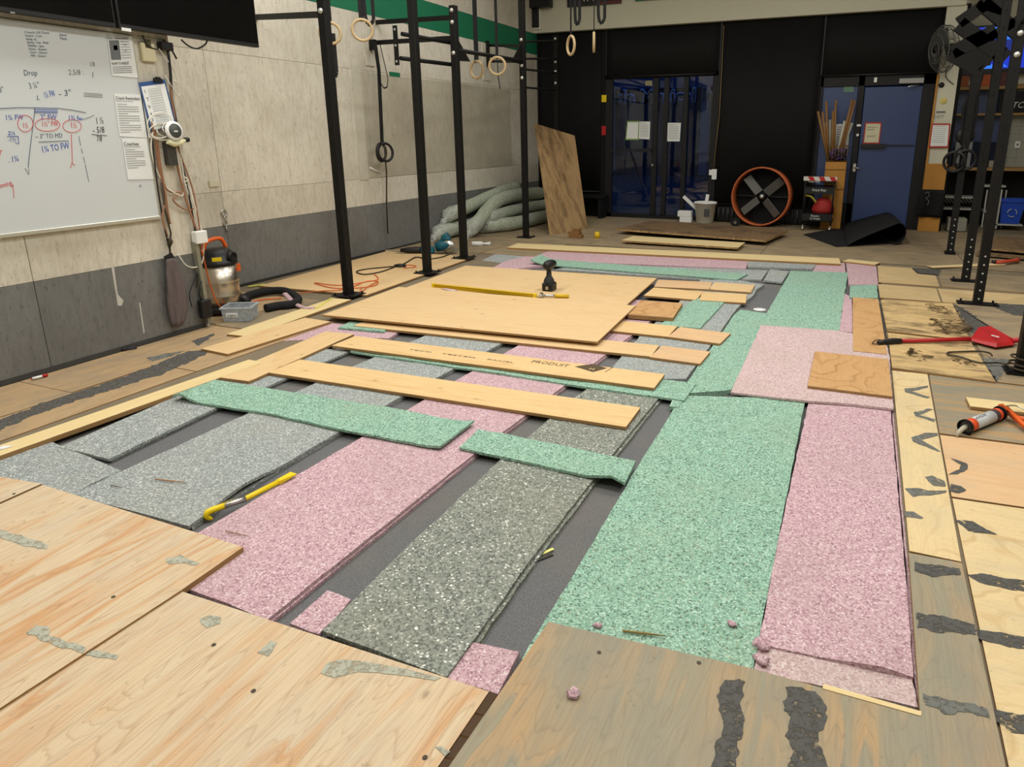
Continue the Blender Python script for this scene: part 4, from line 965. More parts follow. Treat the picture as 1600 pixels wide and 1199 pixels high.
paper('hvac_poster', 'poster about adjusting the thermostat at the top right of the whiteboard', [(167,57),(205,57),(216,122),(175,118)], .021,
      [(.02,.02,.86,.055,'HVAC MANAGEMENT',INK),(.05,.66,.72,.07,'HOW TO ADJUST',INK),(.05,.1,.4,.5,None,P('grey_photo_print', S(108,112,114), .6)),(.2,.23,.16,.12,None,INK),(.55,.2,.2,.03,'→',INK),(.55,.36,.2,.03,'→',INK)]+[L_(.5,.13+.07*i,.38) for i in range(7)]+[L_(.05,.78+.05*i,.8,.014) for i in range(4)])
paper('reminder_sheet', 'white sheet headed Coach Reminders at the right edge of the whiteboard', [(178,146),(222,148),(236,216),(187,213)], .021,
      [(.03,.06,.86,.075,'Coach Reminders',INK),(.03,.15,.6,.03,'Be ready to coach and serve',INKG)]+[L_(.05,.24+.055*i,.75 if i % 4 else .35) for i in range(13)])
paper('reminder_sheet', 'white sheet headed Coaches hanging below the Coach Reminders sheet', [(190,216),(229,216),(240,280),(200,281)], .021,
      [(.03,.09,.6,.085,'Coaches',INK),(.03,.19,.65,.03,'Front Floor Reminders',INKG)]+[L_(.05,.27+.055*i,.75 if i % 4 else .4) for i in range(9)])
cb = thing('clipboard', 'blue-edged clipboard with a gridded chart hanging tilted by the cables', 'clipboard', nb(244,165,.02))
q4 = [nb(216,129,.024), nb(257,124,.024), nb(275,196,.03), nb(236,205,.03)]; n = Vector((1,0,0)); cc = sum(q4, Vector())/4
def slab(q, a, b_): m = MB(); m.add([p+n*b_ for p in q]+[p+n*a for p in q], [(0,1,2,3),(7,6,5,4),(0,4,5,1),(1,5,6,2),(2,6,7,3),(3,7,4,0)]); return m
slab(q4, 0, .004).build('board', P('clipboard_blue', S(50,84,140), .5, var=.04), cb)
q5 = [cc+(p-cc)*.9+Vector((0,0,-.012)) for p in q4]; slab(q5, .0045, .006).build('chart', PAPER, cb)
U_, V_ = q5[1]-q5[0], q5[3]-q5[0]
m = MB()
for i in range(9): m.bar(q5[0]+U_*(.25+.065*i)+V_*.08+n*.0065, q5[0]+U_*(.25+.065*i)+V_*.93+n*.0065, .0012, .0006, (1,0,0))
for i in range(16): m.bar(q5[0]+U_*.25+V_*(.08+.056*i)+n*.0065, q5[0]+U_*.78+V_*(.08+.056*i)+n*.0065, .0012, .0006, (1,0,0))
o = m.build('grid_lines', INKG, cb); o['kind'] = 'stuff'
for v_, s_ in ((.16,'I'),(.34,'T'),(.5,'b'),(.66,'x'),(.8,'z')): write(s_, q5[0]+U_*.08+V_*v_, U_, -V_, .035, INK, cb, 'lettering', .0065)
p = nb(246,125,.03); m = MB(); m.box(p.x-.003, p.x+.01, p.y-.035, p.y+.035, p.z-.018, p.z+.012); m.cyl(p+Vector((.006,-.02,.014)), p+Vector((.006,.02,.014)), .008, 8); m.build('clip', BLK, cb, bevel=.003)
m = MB(); a, c = nb(216,66,.004), nb(233,97,.004); c.y = a.y+.105; m.box(XN+.001, XN+.028, a.y, c.y, c.z, a.z); tt = thing('thermostat', 'cream wall thermostat under the right screen', 'thermostat', (XN, a.y, c.z))
m.build('case', P('cream_case', S(214,206,172), .5, var=.03), tt, bevel=.006)
m = MB(); ym = (a.y+c.y)/2; m.box(XN+.028, XN+.0295, ym-.022, ym+.022, c.z+.09, c.z+.145); m.build('display', P('olive_display', S(84,82,60), .3), tt)
m = MB(); m.box(XN+.001, XN+.06, nb(244,70,.0).y, nb(262,70,0).y, nb(250,79,0).z, nb(250,66,0).z); tag(m.build('power_adapter', BLK, None, nb(252,72,.02), bevel=.006), 'dark power adapter plugged in under the right screen', 'adapter')
# screens
def tv(label, y0, y1, zb, h, x=XN+.10):
    t = thing('television', label, 'television', (x, (y0+y1)/2, zb), 'wall screens')
    m = MB(); m.box(x-.035, x+.012, y0, y1, zb, zb+h); m.build('case', BLK, t, bevel=.004)
    m = MB(); m.box(x+.0125, x+.0135, y0+.012, y1-.012, zb+.028, zb+h-.012); m.build('screen', P('dark_screen', S(12,12,13), .12, var=.05), t)
    m = MB(); m.box(XN, x-.03, (y0+y1)/2-.15, (y0+y1)/2+.15, zb+.2, zb+.4); m.build('wall_mount', BLK, t)
    return t
xt = XN+.112
A, B = SX(188,49,xt), SX(405,70,xt)
t2 = tv('right black wall screen overhanging the end of the near wall', A.y, B.y, (A.z+B.z)/2, .75)
C_, D_ = SX(0,20,xt), SX(182,41,xt)
t1 = tv('left black wall screen above the whiteboard', C_.y-.2, D_.y, (C_.z+D_.z)/2, .75)
m = MB(); m.box(xt+.001, xt+.003, A.y+.01, A.y+.075, A.z+.006, A.z+.026); m.build('spec_sticker', PAPER, t2)
m = MB(); p = SX(20,24,xt); m.box(xt+.001, xt+.003, p.y-.012, p.y+.012, C_.z+.006, C_.z+.014); m.build('badge', STEEL, t1)
# cables at the wall end
cbn = thing('cable_bundle', 'tangle of brown, white and black cables hanging at the wall end', 'cables', nb(275,250,.04))
def cable(pts, mt, r=.006, d=.03, name='cable'):
    P_ = [nb(x, y, d+.006*math.sin(i*1.9)) for i, (x, y) in enumerate(pts)]; Q = []
    for i in range(len(P_)-1):                     # Catmull-Rom
        p0, p1, p2, p3 = P_[max(i-1,0)], P_[i], P_[i+1], P_[min(i+2,len(P_)-1)]
        for k in range(5):
            s_ = k/5; Q.append(.5*((2*p1)+(p2-p0)*s_+(2*p0-5*p1+4*p2-p3)*s_*s_+(3*p1-p0-3*p2+p3)*s_**3))
    Q.append(P_[-1]); m = MB(); m.tube(Q, r, 6); return m.build(name, mt, cbn)
cable([(236,190),(240,205),(247,230),(250,255),(258,300),(262,330),(266,350)], BRCAB, .008)
cable([(243,205),(245,240),(252,280),(258,310),(254,340),(262,370)], BRCAB, .007)
cable([(246,215),(250,260),(262,298),(285,300),(270,312),(290,328),(303,326)], BRCAB, .006)
cable([(262,200),(272,235),(280,270),(290,310),(300,340),(310,370),(316,400)], BRCAB, .009)
cable([(268,205),(281,240),(296,280),(302,300),(308,330),(315,380)], BRCAB, .006)
cable([(240,200),(236,230),(243,262),(258,290),(270,300),(284,306),(286,295),(280,260),(272,225)], WHCAB, .005)
cable([(274,215),(283,250),(290,290),(303,325),(314,356),(318,380),(316,410),(304,418),(290,414),(278,397)], WHCAB, .005)
cable([(286,275),(294,282),(288,285),(297,297),(303,318),(311,340)], WHCAB, .005)
cable([(248,76),(262,95),(272,110),(276,122)], WHCAB, .004); cable([(258,118),(268,135),(276,147),(281,147),(278,130),(270,126)], WHCAB, .004)
cable([(262,78),(266,110),(268,150),(274,185),(277,200)], BLK, .010); cable([(266,130),(270,165),(275,195),(276,215)], BRCAB, .006); cable([(276,215),(281,240),(290,280),(300,330),(306,370),(309,400)], BLK, .006)
cable([(238,208),(240,240),(246,290),(254,340),(260,370),(266,395)], BLK, .005)
cable([(283,62),(295,72),(308,76),(320,70),(324,63)], BLK, .006, .09); cable([(222,55),(232,72),(248,78)], BLK, .004); cable([(255,62),(268,78),(276,92)], BLK, .006)
cable([(300,480),(296,460),(303,440),(310,425),(306,450)], BLK, .004)
for k_, (cx_, cy_, rx_, ry_) in enumerate(((262,203,17,11),(255,206,22,13),(268,200,14,10),(250,196,20,20))): cable([(cx_+rx_*math.cos(i*PI/5+k_), cy_+ry_*math.sin(i*PI/5+k_)) for i in range(11)], WHCAB, .0042, .045+.006*k_)
m = MB(); a, c = nb(252,222,0), nb(276,258,0); m.box(XN+.001, XN+.05, a.y, c.y-.02, c.z, a.z)
tag(m.build('junction_box', P('open_steel_box', S(84,82,78), .4, .5, var=.4, scale=20), None, (XN, a.y, c.z), bevel=.004), 'open metal junction box half covered by hanging cables', 'electrical box')
rt = thing('wall_router', 'small white gadget with a dark oval face hung on the cables', 'router', nb(270,207,.08))
c = nb(270,205,.07); m = MB(); m.lathe(c, [(0,.0),(.062,0),(.07,.01),(.066,.022),(.05,.026)], 26, (1,0,.1)); m.build('body', WHITE, rt)
m = MB(); m.lathe(c+Vector((.024,0,.0)), [(0,.006),(.046,.005),(.05,0)], 22, (1,0,.1)); m.build('dark_face', P('dark_grey_plastic', S(66,72,68), .5), rt)
m = MB(); m.box(c.x+.03, c.x+.034, c.y-.014, c.y+.014, c.z-.006, c.z+.004); m.build('badge', WHITE, rt)
m = MB(); m.tube([nb(262,221,.07), nb(272,225,.07), nb(282,223,.07), nb(290,219,.07)], [.02,.022,.02,.012], 8); m.build('stand_arm', P('cream_plastic_arm', S(222,218,180), .5), rt)
m = MB(); m.cyl(nb(289,219,.07), nb(294,218,.07), .018, 10); m.build('knob', BLK, rt)
# rope and towel
tw = thing('hanging_towel', 'grey towel hanging by a cord on the near left wall', 'towel', nb(275,460,.05))
m = MB(); Q = []
prof = [(265,404,5),(268,410,7),(270,425,9),(274,445,11),(277,465,12),(279,485,11),(278,500,8),(276,510,5)]; NV = 22; vs = []
for i, (x, y, w) in enumerate(prof):
    c = nb(x, y, .045); s_ = pix_size(c)
    for k in range(NV):
        a = 2*PI*k/NV; f = 1+.30*math.sin(a*4+i*.5)+.12*math.sin(a*7-i)
        vs.append(c+Vector((.034*math.cos(a)*f, w*s_*math.sin(a)*f*1.08, 0)))
fs = [(i*NV+k, i*NV+(k+1) % NV, (i+1)*NV+(k+1) % NV, (i+1)*NV+k) for i in range(len(prof)-1) for k in range(NV)]+[tuple(range(NV)), tuple(range((len(prof)-1)*NV, len(prof)*NV))[::-1]]
m.add(vs, fs, 0, True); m.build('cloth', TOWEL, tw)
m = MB(); m.bar(nb(262,398,.04), nb(271,414,.05), .06, .02, (1,0,0)); m.build('strap_end', BLK, tw)
m = MB(); m.tube([nb(252,285,.03), nb(258,330,.03), nb(267,365,.03), nb(265,380,.03), nb(266,402,.03)], .007, 6); m.tube([nb(264,372,.03), nb(267,378,.035), nb(264,384,.03)], .016, 7); m.build('cord', CORDB, tw)
# conduit
cd = thing('conduit', 'grey metal conduit with switch box running down the near wall end', 'conduit', nb(325,510,.03))
m = MB(); m.bar(nb(304,378,.03), nb(325,505,.03), .03, .045, (1,0,0)); m.build('channel', P('dull_conduit', S(140,138,122), .5, .3), cd)
a = nb(311,371,.04); m = MB(); m.box(a.x-.02, a.x+.035, a.y-.05, a.y+.05, a.z-.045, a.z+.05); m.build('socket_box', WHITE, cd, bevel=.005)
a = nb(319,482,.045); m = MB(); m.box(a.x-.02, a.x+.03, a.y-.04, a.y+.05, a.z-.075, a.z+.07); m.build('adapter', BLK, cd, bevel=.006)
m = MB(); m.tube([nb(315,440,.05), nb(311,460,.06), nb(316,472,.06)], .006, 6); m.build('adapter_lead', BLK, cd)
# whiteboard markers on the floor
def marker(label, a, b, cap, body):
    t = thing('marker_pen', label, 'marker', a, 'marker pens on the floor'); d = (b-a)
    m = MB(); m.cyl(a, a+d*.68, .0085, 10); m.build('barrel', body, t); m = MB(); m.cyl(a+d*.66, b, .0098, 10); m.build('cap', cap, t)
    m = MB(); m.cyl(a-d*.04, a+d*.02, .007, 10); m.build('end_plug', cap, t)
marker('red capped marker lying on the floor by the near left wall', G(50,592,.012), G(74,586,.012), RED, WHITE)
marker('black marker with white ends lying by the near left wall', G(213,543,.012), G(190,547,.012), BLK, P('navy_barrel', S(40,42,60), .5))
m = MB(); a, b_ = G(-6,702,.024), G(20,697,.024); m.tube([a, a.lerp(b_,.5), b_], [.022,.02,.004], 8, flat=.3); tag(m.build('plastic_scraper', WHITE, None, a), 'white plastic scrap lying on the pine plank at left', 'scrap')
# ================================================================ LEFT FLOOR OBJECTS
def smooth(P_, k=5):
    Q = []
    for i in range(len(P_)-1):
        p0, p1, p2, p3 = P_[max(i-1,0)], P_[i], P_[i+1], P_[min(i+2,len(P_)-1)]
        for j in range(k):
            s_ = j/k; Q.append(.5*((2*p1)+(p2-p0)*s_+(2*p0-5*p1+4*p2-p3)*s_*s_+(3*p1-p0-3*p2+p3)*s_**3))
    Q.append(P_[-1]); return Q
# shop vacuum
vb = G(350,487,.0); s_ = pix_size(vb+Vector((0,0,.2))); Rv = 27*s_
zt = Rv*0
def vz(py): return (vb+Vector((0,-Rv*.0,0))).z+ (SX(350,py,vb.x).z)
z0, z1, z2, z3 = .06, max(.3, vz(409)), vz(383), vz(374)
vac = thing('shop_vacuum', 'steel drum shop vacuum with black lid and orange handle by the wall corner', 'vacuum', (vb.x, vb.y, 0))
c = (vb.x, vb.y, 0)
m = MB(); m.lathe(c, [(0,z0),(Rv,z0),(Rv,z0+.08),(Rv*1.03,z0+.09),(Rv*1.03,z0+.105),(Rv,z0+.115),(Rv,z0+.2),(Rv*1.03,z0+.21),(Rv*1.03,z0+.225),(Rv,z0+.235),(Rv,z1),(0,z1)], 36); m.build('tank', CHROME, vac)
m = MB(); m.lathe(c, [(Rv,z1-.01),(Rv*1.07,z1-.005),(Rv*1.07,z1+.02),(Rv*.9,z1+.035),(Rv*.86,z2-.05),(Rv*.7,z2-.015),(0,z2-.01)], 32); m.build('lid', BLK, vac)
m = MB(); m.tube(smooth([Vector((vb.x-.02,vb.y-.10,z2-.03)), Vector((vb.x,vb.y-.08,z3)), Vector((vb.x,vb.y+.06,z3+.012)), Vector((vb.x,vb.y+.11,z2-.03))]), .017, 8); m.build('handle', ORANGE, vac)
vn = Vector((-vb.x,-vb.y,0)).normalized(); vsd = Vector((vn.y,-vn.x,0))*-1
p = Vector(c)+vn*Rv*.86+Vector((0,0,z1+.05))-vsd*.0; m = MB(); m.obox(p+vsd*.0, vsd, vn, (0,0,1), .036, .008, .016); m.build('badge', YEL, vac)
p = Vector(c)+(vn*.55+vsd*.75).normalized()*Rv*.85+Vector((0,0,z1+.06)); dr = (vn*.6+vsd*.6).normalized(); m = MB(); m.cyl(p-dr*.03, p+dr*.04, .04, 16); m.lathe(p+dr*.041, [(0,0),(.03,0),(.03,.001)], 14, dr, 1); m.build('hose_port', [BLK, HOLE], vac)
m = MB(); m.lathe(c, [(0,.012),(Rv*1.2,.015),(Rv*1.22,.05),(Rv*1.02,.075),(0,.07)], 28); m.build('base', BLK, vac)
for a in (0.3, 1.9, 3.4, 5.0):
    q = Vector(c)+Vector((math.cos(a),math.sin(a),0))*Rv*1.12+Vector((0,0,.026)); m = MB(); m.cyl(q-Vector((.012,0,0)), q+Vector((.012,0,0)), .024, 12); m.build('caster', BLK, vac)
p = Vector(c)+vsd*(Rv+.005)+Vector((0,0,z1-.05)); m = MB(); m.obox(p, vsd, vn, (0,0,1), .02, .02, .03); m.build('latch', ORANGE, vac)
q = G(402,488,.03); m = MB(); m.tube([Vector(c)+vsd*Rv*.95+Vector((0,0,.12)), Vector(c)+vsd*Rv*1.2+Vector((0,0,.09)), Vector(c)+vsd*Rv*1.3+Vector((0,0,.03))], [.03,.035,.045], 10); m.build('drain_boot', BLK, vac)
m = MB(); m.tube(smooth([nb(316,392,.06), SX(322,420,-4.75), SX(330,450,-4.8), SX(345,480,-4.8), G(375,481,.01), G(400,470,.01), G(440,466,.01)]), .006, 6); m.build('power_cord', CORDO, vac)
m = MB(); hp = [G(374,470,.035), G(392,461,.04), G(420,455,.045), G(445,455,.045), G(460,462,.04), G(466,469,.035), G(455,476,.035), G(435,478,.035), G(415,482,.035)]
m.tube(smooth(hp), .036, 10); hs = m.build('vacuum_hose', BLKR, None, hp[4]); tag(hs, 'thick black vacuum hose looped on the floor beside the vacuum', 'hose')
# plastic tub
tl = [G(345,489,.13), G(379,477,.13), G(409,487,.13), G(372,499,.13)]
bq = G(376,507,0); cs = pix_size(bq); ct = G(377,499,.0); hT = 23*cs
tub = thing('plastic_tub', 'clear plastic food tub with a white label standing by the vacuum', 'tub', (ct.x, ct.y, 0))
ang = math.radians(28); ux = Vector((math.cos(ang), math.sin(ang), 0)); uy = Vector((-math.sin(ang), math.cos(ang), 0)); hx, hy = .115, .095
def ringq(hx, hy, z): return [Vector((ct.x,ct.y,z))+ux*i*hx+uy*j*hy for i, j in ((-1,-1),(1,-1),(1,1),(-1,1))]
m = MB(); A = ringq(hx*.9,hy*.9,.003); B = ringq(hx,hy,hT); A2 = ringq(hx*.86,hy*.86,.008); B2 = ringq(hx*.96,hy*.96,hT)
m.add(A+B+B2+A2, [(3,2,1,0)]+[(i,(i+1)%4,4+(i+1)%4,4+i) for i in range(4)]+[(4+i,4+(i+1)%4,8+(i+1)%4,8+i) for i in range(4)]+[(8+i,8+(i+1)%4,12+(i+1)%4,12+i) for i in range(4)]+[(12,13,14,15)]); m.build('body', TUBP, tub)
m = MB(); A = ringq(hx*1.08,hy*1.08,hT-.012); B = ringq(hx*1.08,hy*1.08,hT+.004); C2 = ringq(hx*.94,hy*.94,hT+.004); D2 = ringq(hx*.94,hy*.94,hT-.012)
m.add(A+B+C2+D2, [(i,(i+1)%4,4+(i+1)%4,4+i) for i in range(4)]+[(4+i,4+(i+1)%4,8+(i+1)%4,8+i) for i in range(4)]+[(8+i,8+(i+1)%4,12+(i+1)%4,12+i) for i in range(4)]+[(12+i,12+(i+1)%4,(i+1)%4,i) for i in range(4)]); m.build('rim', TUBP, tub, bevel=.003)
m = MB(); m.obox(Vector((ct.x,ct.y,hT*.45)), ux, uy, (0,0,1), hx*.8, hy*.8, hT*.22); m.build('contents', P('dark_screws', S(46,52,60), .5, .5, var=.4, scale=90, bump=.6), tub)
pl = Vector((ct.x,ct.y,hT*.5))-uy*hy*.965-ux*hx*.3; m = MB(); m.obox(pl, ux, uy, (0,0,1), .045, .002, .018); m.build('label_sticker', PAPER, tub)
write('SCREWS', pl-ux*.036-uy*.003-Vector((0,0,.010)), ux, (0,0,1), .02, INK, tub, 'lettering')
# foam off-cut and torn strip
m = MB(); m.tube(smooth([G(445,459,.07), G(452,466,.055), G(460,474,.03), G(475,481,.022), G(491,482,.02)]), .024, 7, flat=.5); tag(m.build('foam_offcut', PINK, None, G(470,478,0)), 'bent pink foam off-cut lying over the black hose', 'foam scrap')
m = MB(); m.bar(G(494,482,.022), G(518,466,.022), .012, .006); m.bar(G(388,448,.006), G(414,444,.006), .03, .006); tag(m.build('yellow_tape', P('yellow_marking_tape', S(214,212,96), .7), None, G(505,474,.02)), 'yellow tape strip stuck along the cream plank', 'tape')
# cord
ec = thing('extension_lead', 'orange extension cord coiled on the plywood around the nearest left post', 'cord', G(570,440,.022))
m = MB(); m.tube(smooth([G(462,459,.012), G(500,455,.026), G(540,452,.026), G(572,440,.026), G(590,440,.026), G(586,446,.026), G(560,450,.026), G(520,450,.026), G(491,442,.026), G(530,446,.026), G(575,440,.026), G(591,436,.026), G(584,428,.026)]), .005, 6); m.tube(smooth([G(565,448,.026), G(563,458,.026), G(575,448,.026), G(591,440,.026)]), .005, 6)
m.tube(smooth([G(630,419,.026), G(645,418,.026), G(650,416,.026), G(640,414,.026), G(628,415,.026)]), .005, 6); m.build('cord', CORDO, ec)
eb = thing('extension_lead', 'dark cord looping over the plywood to the power tools by the second post', 'cord', G(600,424,.022))
m = MB(); m.tube(smooth([G(620,416,.026), G(600,418,.026), G(570,421,.026), G(557,425,.026), G(570,429,.026), G(595,425,.026), G(615,418,.026), G(632,412,.026), G(650,402,.03), G(668,405,.026), G(690,402,.026), G(705,396,.026)]), .008, 6); m.build('cord', CORDB, eb)
p = G(625,416,.03); m = MB(); m.tube([p+Vector((-.06,-.02,0)), p, p+Vector((.06,.03,0))], [.018,.03,.02], 8); m.build('plug', BLK, eb)
# power tools at the wall
wt = G(655,392,.08); ts = pix_size(wt); dv = Vector((.75,.55,0)).normalized(); pv = Vector((-dv.y, dv.x, 0))
def saw(label, c, dv, L, mt1, mt2, up):
    pv = Vector((-dv.y, dv.x, 0)); t = thing('reciprocating_saw', label, 'power tool', (c.x, c.y, 0))
    m = MB(); m.tube([c-dv*L*.5, c-dv*L*.3, c, c+dv*L*.12], [.022,.036,.042,.04], 12); m.build('gearbox', mt1, t)
    m = MB(); m.tube([c+dv*L*.12, c+dv*L*.36, c+dv*L*.5], [.05,.052,.045], 12); m.build('motor', mt2, t)
    m = MB(); m.tube([c+dv*L*.2+Vector((0,0,-.03)), c+dv*L*.3+Vector((0,0,-.03))-pv*.05, c+dv*L*.45-pv*.06+Vector((0,0,-.02)), c+dv*L*.5], .018, 8); m.build('handle', mt2, t)
    m = MB(); m.bar(c-dv*L*.5+Vector((0,0,-.03)), c-dv*L*.68+Vector((0,0,-.05)), .06, .012); m.bar(c-dv*L*.5, c-dv*L*.95, .002, .018); m.build('blade_shoe', STEEL, t)
    return t
saw('black and teal power saw lying by the second left post', G(652,391,.06), Vector((.9,.44,0)).normalized(), .42, BLK, TEAL, 1)
gp = G(712,394,.0); sp_ = thing('circular_saw', 'teal power saw standing against the third left post', 'power tool', (gp.x-.06, gp.y-.10, 0)); c = Vector((gp.x-.07, gp.y-.14, .11))
m = MB(); m.tube([c+Vector((-.10,-.06,-.03)), c+Vector((-.03,-.02,-.01)), c+Vector((.06,.03,.01))], [.055,.075,.06], 12); m.build('motor', TEAL, sp_)
m = MB(); m.tube([c+Vector((-.02,-.01,.02)), c+Vector((.0,0,.10)), c+Vector((.05,.02,.135))], [.04,.042,.03], 10); m.ball(c+Vector((.03,.01,.07)), .055, .045, .055); m.build('handle', TEAL, sp_)
m = MB(); m.obox(c+Vector((.04,.02,-.07)), (1,.4,0), (-.4,1,0), (0,0,1), .11, .05, .006); m.lathe(c+Vector((.07,-.03,-.02)), [(0,0),(.085,0),(.085,.006),(0,.006)], 22, (-.4,1,0)); m.build('blade_shoe', STEEL, sp_)
m = MB(); a, b_ = G(737,381,.03), G(766,381,.02); m.tube([a, a.lerp(b_,.02), a.lerp(b_,.55), a.lerp(b_,.62), a.lerp(b_,.7), b_], [.01,.032,.032,.012,.014,.03], 12); tag(m.build('plastic_bottle', WRAP if 0 else WHITE, None, a.lerp(b_,.5)), 'small white plastic bottle lying behind the third left post', 'bottle')
# ---------------------------------------------------------------- wrapped foam rolls
ROLLM = foam_mat('green_grey_foam_roll', [(0, S(140,150,134)), (.3, S(168,177,158)), (.6, S(182,189,170)), (.85, S(204,207,190))], 120, S(150,150,130), .2)
def roll(label, pts, r):
    P_ = smooth(pts, 8); t = thing('foam_roll', label, 'foam roll', pts[0]-Vector((0,0,r)), 'wrapped foam rolls by the left wall')
    n = len(P_); rad = [r*(1+.03*math.sin(i*1.3)) for i in range(n)]; m = MB(); m.tube(P_, rad, 18); m.build('foam', ROLLM, t)
    m = MB(); vs = []; N = 18; d = (P_[0]-P_[1]).normalized(); u = d.cross(Vector((0,0,1))).normalized(); w = u.cross(d)
    R2 = [(r*1.04,-.25),(r*1.05,-.05),(r*1.0,.03),(r*.7,.07),(r*.35,.11),(r*.5,.16),(r*.3,.19)]
    for i, (q, h) in enumerate(R2):
        for k in range(N):
            a = 2*PI*k/N; f = q*(1+.13*math.sin(a*5+i*1.7)+.07*math.sin(a*9+i)) if i > 0 else q
            vs.append(P_[0]+d*h+(u*math.cos(a)+w*math.sin(a))*f+Vector((0,0,-.02*max(0,i-2))))
    m.add(vs, [(i*N+k, i*N+(k+1)%N, (i+1)*N+(k+1)%N, (i+1)*N+k) for i in range(len(R2)-1) for k in range(N)], 0, True); m.build('plastic_wrap', WRAP, t)
    return t
roll('wrapped foam roll lying nearest on the floor at the left wall', [G(752,366,.0)+Vector((.0,.1,.11)), Vector((-5.0,9.75,.11)), Vector((-4.95,11.2,.11))], .105)
roll('wrapped foam roll second from the floor, its torn white end showing', [Vector((-5.2,9.3,.25)), Vector((-5.17,10.1,.275)), Vector((-5.12,11.3,.27))], .09)
roll('fat wrapped foam roll bending down from the pile with its round end open', [Vector((-5.24,8.72,.115)), Vector((-5.26,9.05,.22)), Vector((-5.28,9.6,.44)), Vector((-5.28,10.3,.49)), Vector((-5.25,11.2,.46))], .105)
roll('wrapped foam roll on top of the pile against the grey wall', [Vector((-5.53,8.62,.325)), Vector((-5.53,9.4,.43)), Vector((-5.53,10.3,.55)), Vector((-5.53,10.8,.58))], .10)
roll('short wrapped foam roll at the wall behind the third left post', [Vector((-5.5,8.3,.115)), Vector((-5.52,9.0,.115)), Vector((-5.52,9.7,.115))], .105)

# ================================================================ TOOLS ON THE SHEETS
lv = thing('spirit_level', 'long yellow level lying across the clean plywood sheets', 'level', G(757,457,.043))
a, b_ = G(676,448,.046), G(838,464,.062); d = (b_-a).normalized(); u = Vector((-d.y,d.x,0))
m = MB(); a = a+Vector((0,0,.012)); b_ = b_+Vector((0,0,.008)); m.bar(a, b_, .026, .008); 
for k in (-1,1): m.bar(a+Vector((0,0,.014*k)), b_+Vector((0,0,.014*k)), .026, .008)
m.bar(a, b_, .008, .03); m.build('rail', YELD, lv, bevel=.001)
for k in (.01,.99): p = a.lerp(b_,k); m = MB(); m.obox(p, d, u, (0,0,1), .012, .015, .02); m.build('end_cap', YEL, lv)
p = G(712,455,.046); q = G(693,451,.046); m = MB(); m.bar(q, p+Vector((0,0,.0)), .06, .005); tag(m.build('foam_scrap', PINK_PALE, None, q), 'scrap of pale pink foam under the yellow level', 'foam scrap')
ht = thing('hammer', 'small steel headed hammer with a yellow grip beside the level', 'hammer', G(866,463,.043))
a, b_ = G(845,462,.062), G(889,463,.06); m = MB(); d = (b_-a).normalized(); u = Vector((-d.y,d.x,0))
m.cyl(a-u*.05, a+u*.05, .019, 14); m.cyl(a-u*.058, a-u*.046, .023, 14); m.build('head', STEEL, ht)
m = MB(); m.cyl(a, a.lerp(b_,.52), .011, 10); m.build('shaft', STEEL, ht); m = MB(); m.tube([a.lerp(b_,.5), a.lerp(b_,.6), b_], [.014,.017,.016], 10); m.build('grip', YELD, ht)
dr = thing('cordless_tool', 'black cordless power tool standing upright on its battery on the clean sheet', 'power tool', G(858,453,.043))
base = G(858,454,.043); k = pix_size(base)
m = MB(); m.box(base.x-.055, base.x+.055, base.y-.05, base.y+.06, .0435, .0435+13*k); m.build('battery', BLK, dr, bevel=.01)
zb = .0435+13*k; m = MB(); m.lathe((base.x,base.y,zb), [(.052,0),(.05,.02),(.034,.05),(.026,.06),(.022,.12),(.024,.15)], 14); m.build('grip', P('dark_grip', S(40,42,44), .7), dr)
m = MB(); c = Vector((base.x, base.y, zb+.165)); m.tube([c+Vector((.01,.10,.0)), c+Vector((0,.06,0)), c, c+Vector((0,-.05,0)), c+Vector((0,-.08,0))], [.03,.042,.046,.04,.02], 14); m.build('motor_head', BLK, dr)
m = MB(); m.box(base.x-.012, base.x+.012, base.y-.0515, base.y-.05, .06, .09); m.build('badge', STEEL, dr)
# pry bar: yellow, silver middle, hooked claw
pb = thing('pry_bar', 'yellow pry bar with a hooked end between grey and pink foam', 'pry bar', G(390,775,-.02))
zp = .012; A = lambda px, py, z=zp: G(px, py, z)
m = MB(); m.tube([A(436,753), A(383,780), A(352,789)], .0115, 6); m.build('shaft', YEL, pb)
m = MB(); m.tube([A(384,779.5), A(350,791)], .0122, 6); m.build('worn_middle', STEEL, pb)
m = MB(); m.tube([A(352,790), A(332,797), A(324,801), A(322,806,.0), A(326,810,-.012), A(332,812,-.02)], [.0125,.0135,.014,.013,.011,.005], 8, flat=1.0); m.build('hooked_claw', YEL, pb)
a, b_ = A(434,754), A(459,740,.014); m = MB(); d = (b_-a).normalized(); u = Vector((-d.y,d.x,0))
m.add([a-u*.011+Vector((0,0,.009)), a+u*.011+Vector((0,0,.009)), b_+u*.02+Vector((0,0,.003)), b_-u*.02+Vector((0,0,.003)), a-u*.011-Vector((0,0,.009)), a+u*.011-Vector((0,0,.009)), b_+u*.02-Vector((0,0,.001)), b_-u*.02-Vector((0,0,.001))], [(0,1,2,3),(7,6,5,4),(0,4,5,1),(1,5,6,2),(2,6,7,3),(3,7,4,0)]); m.build('flat_end', YEL, pb)
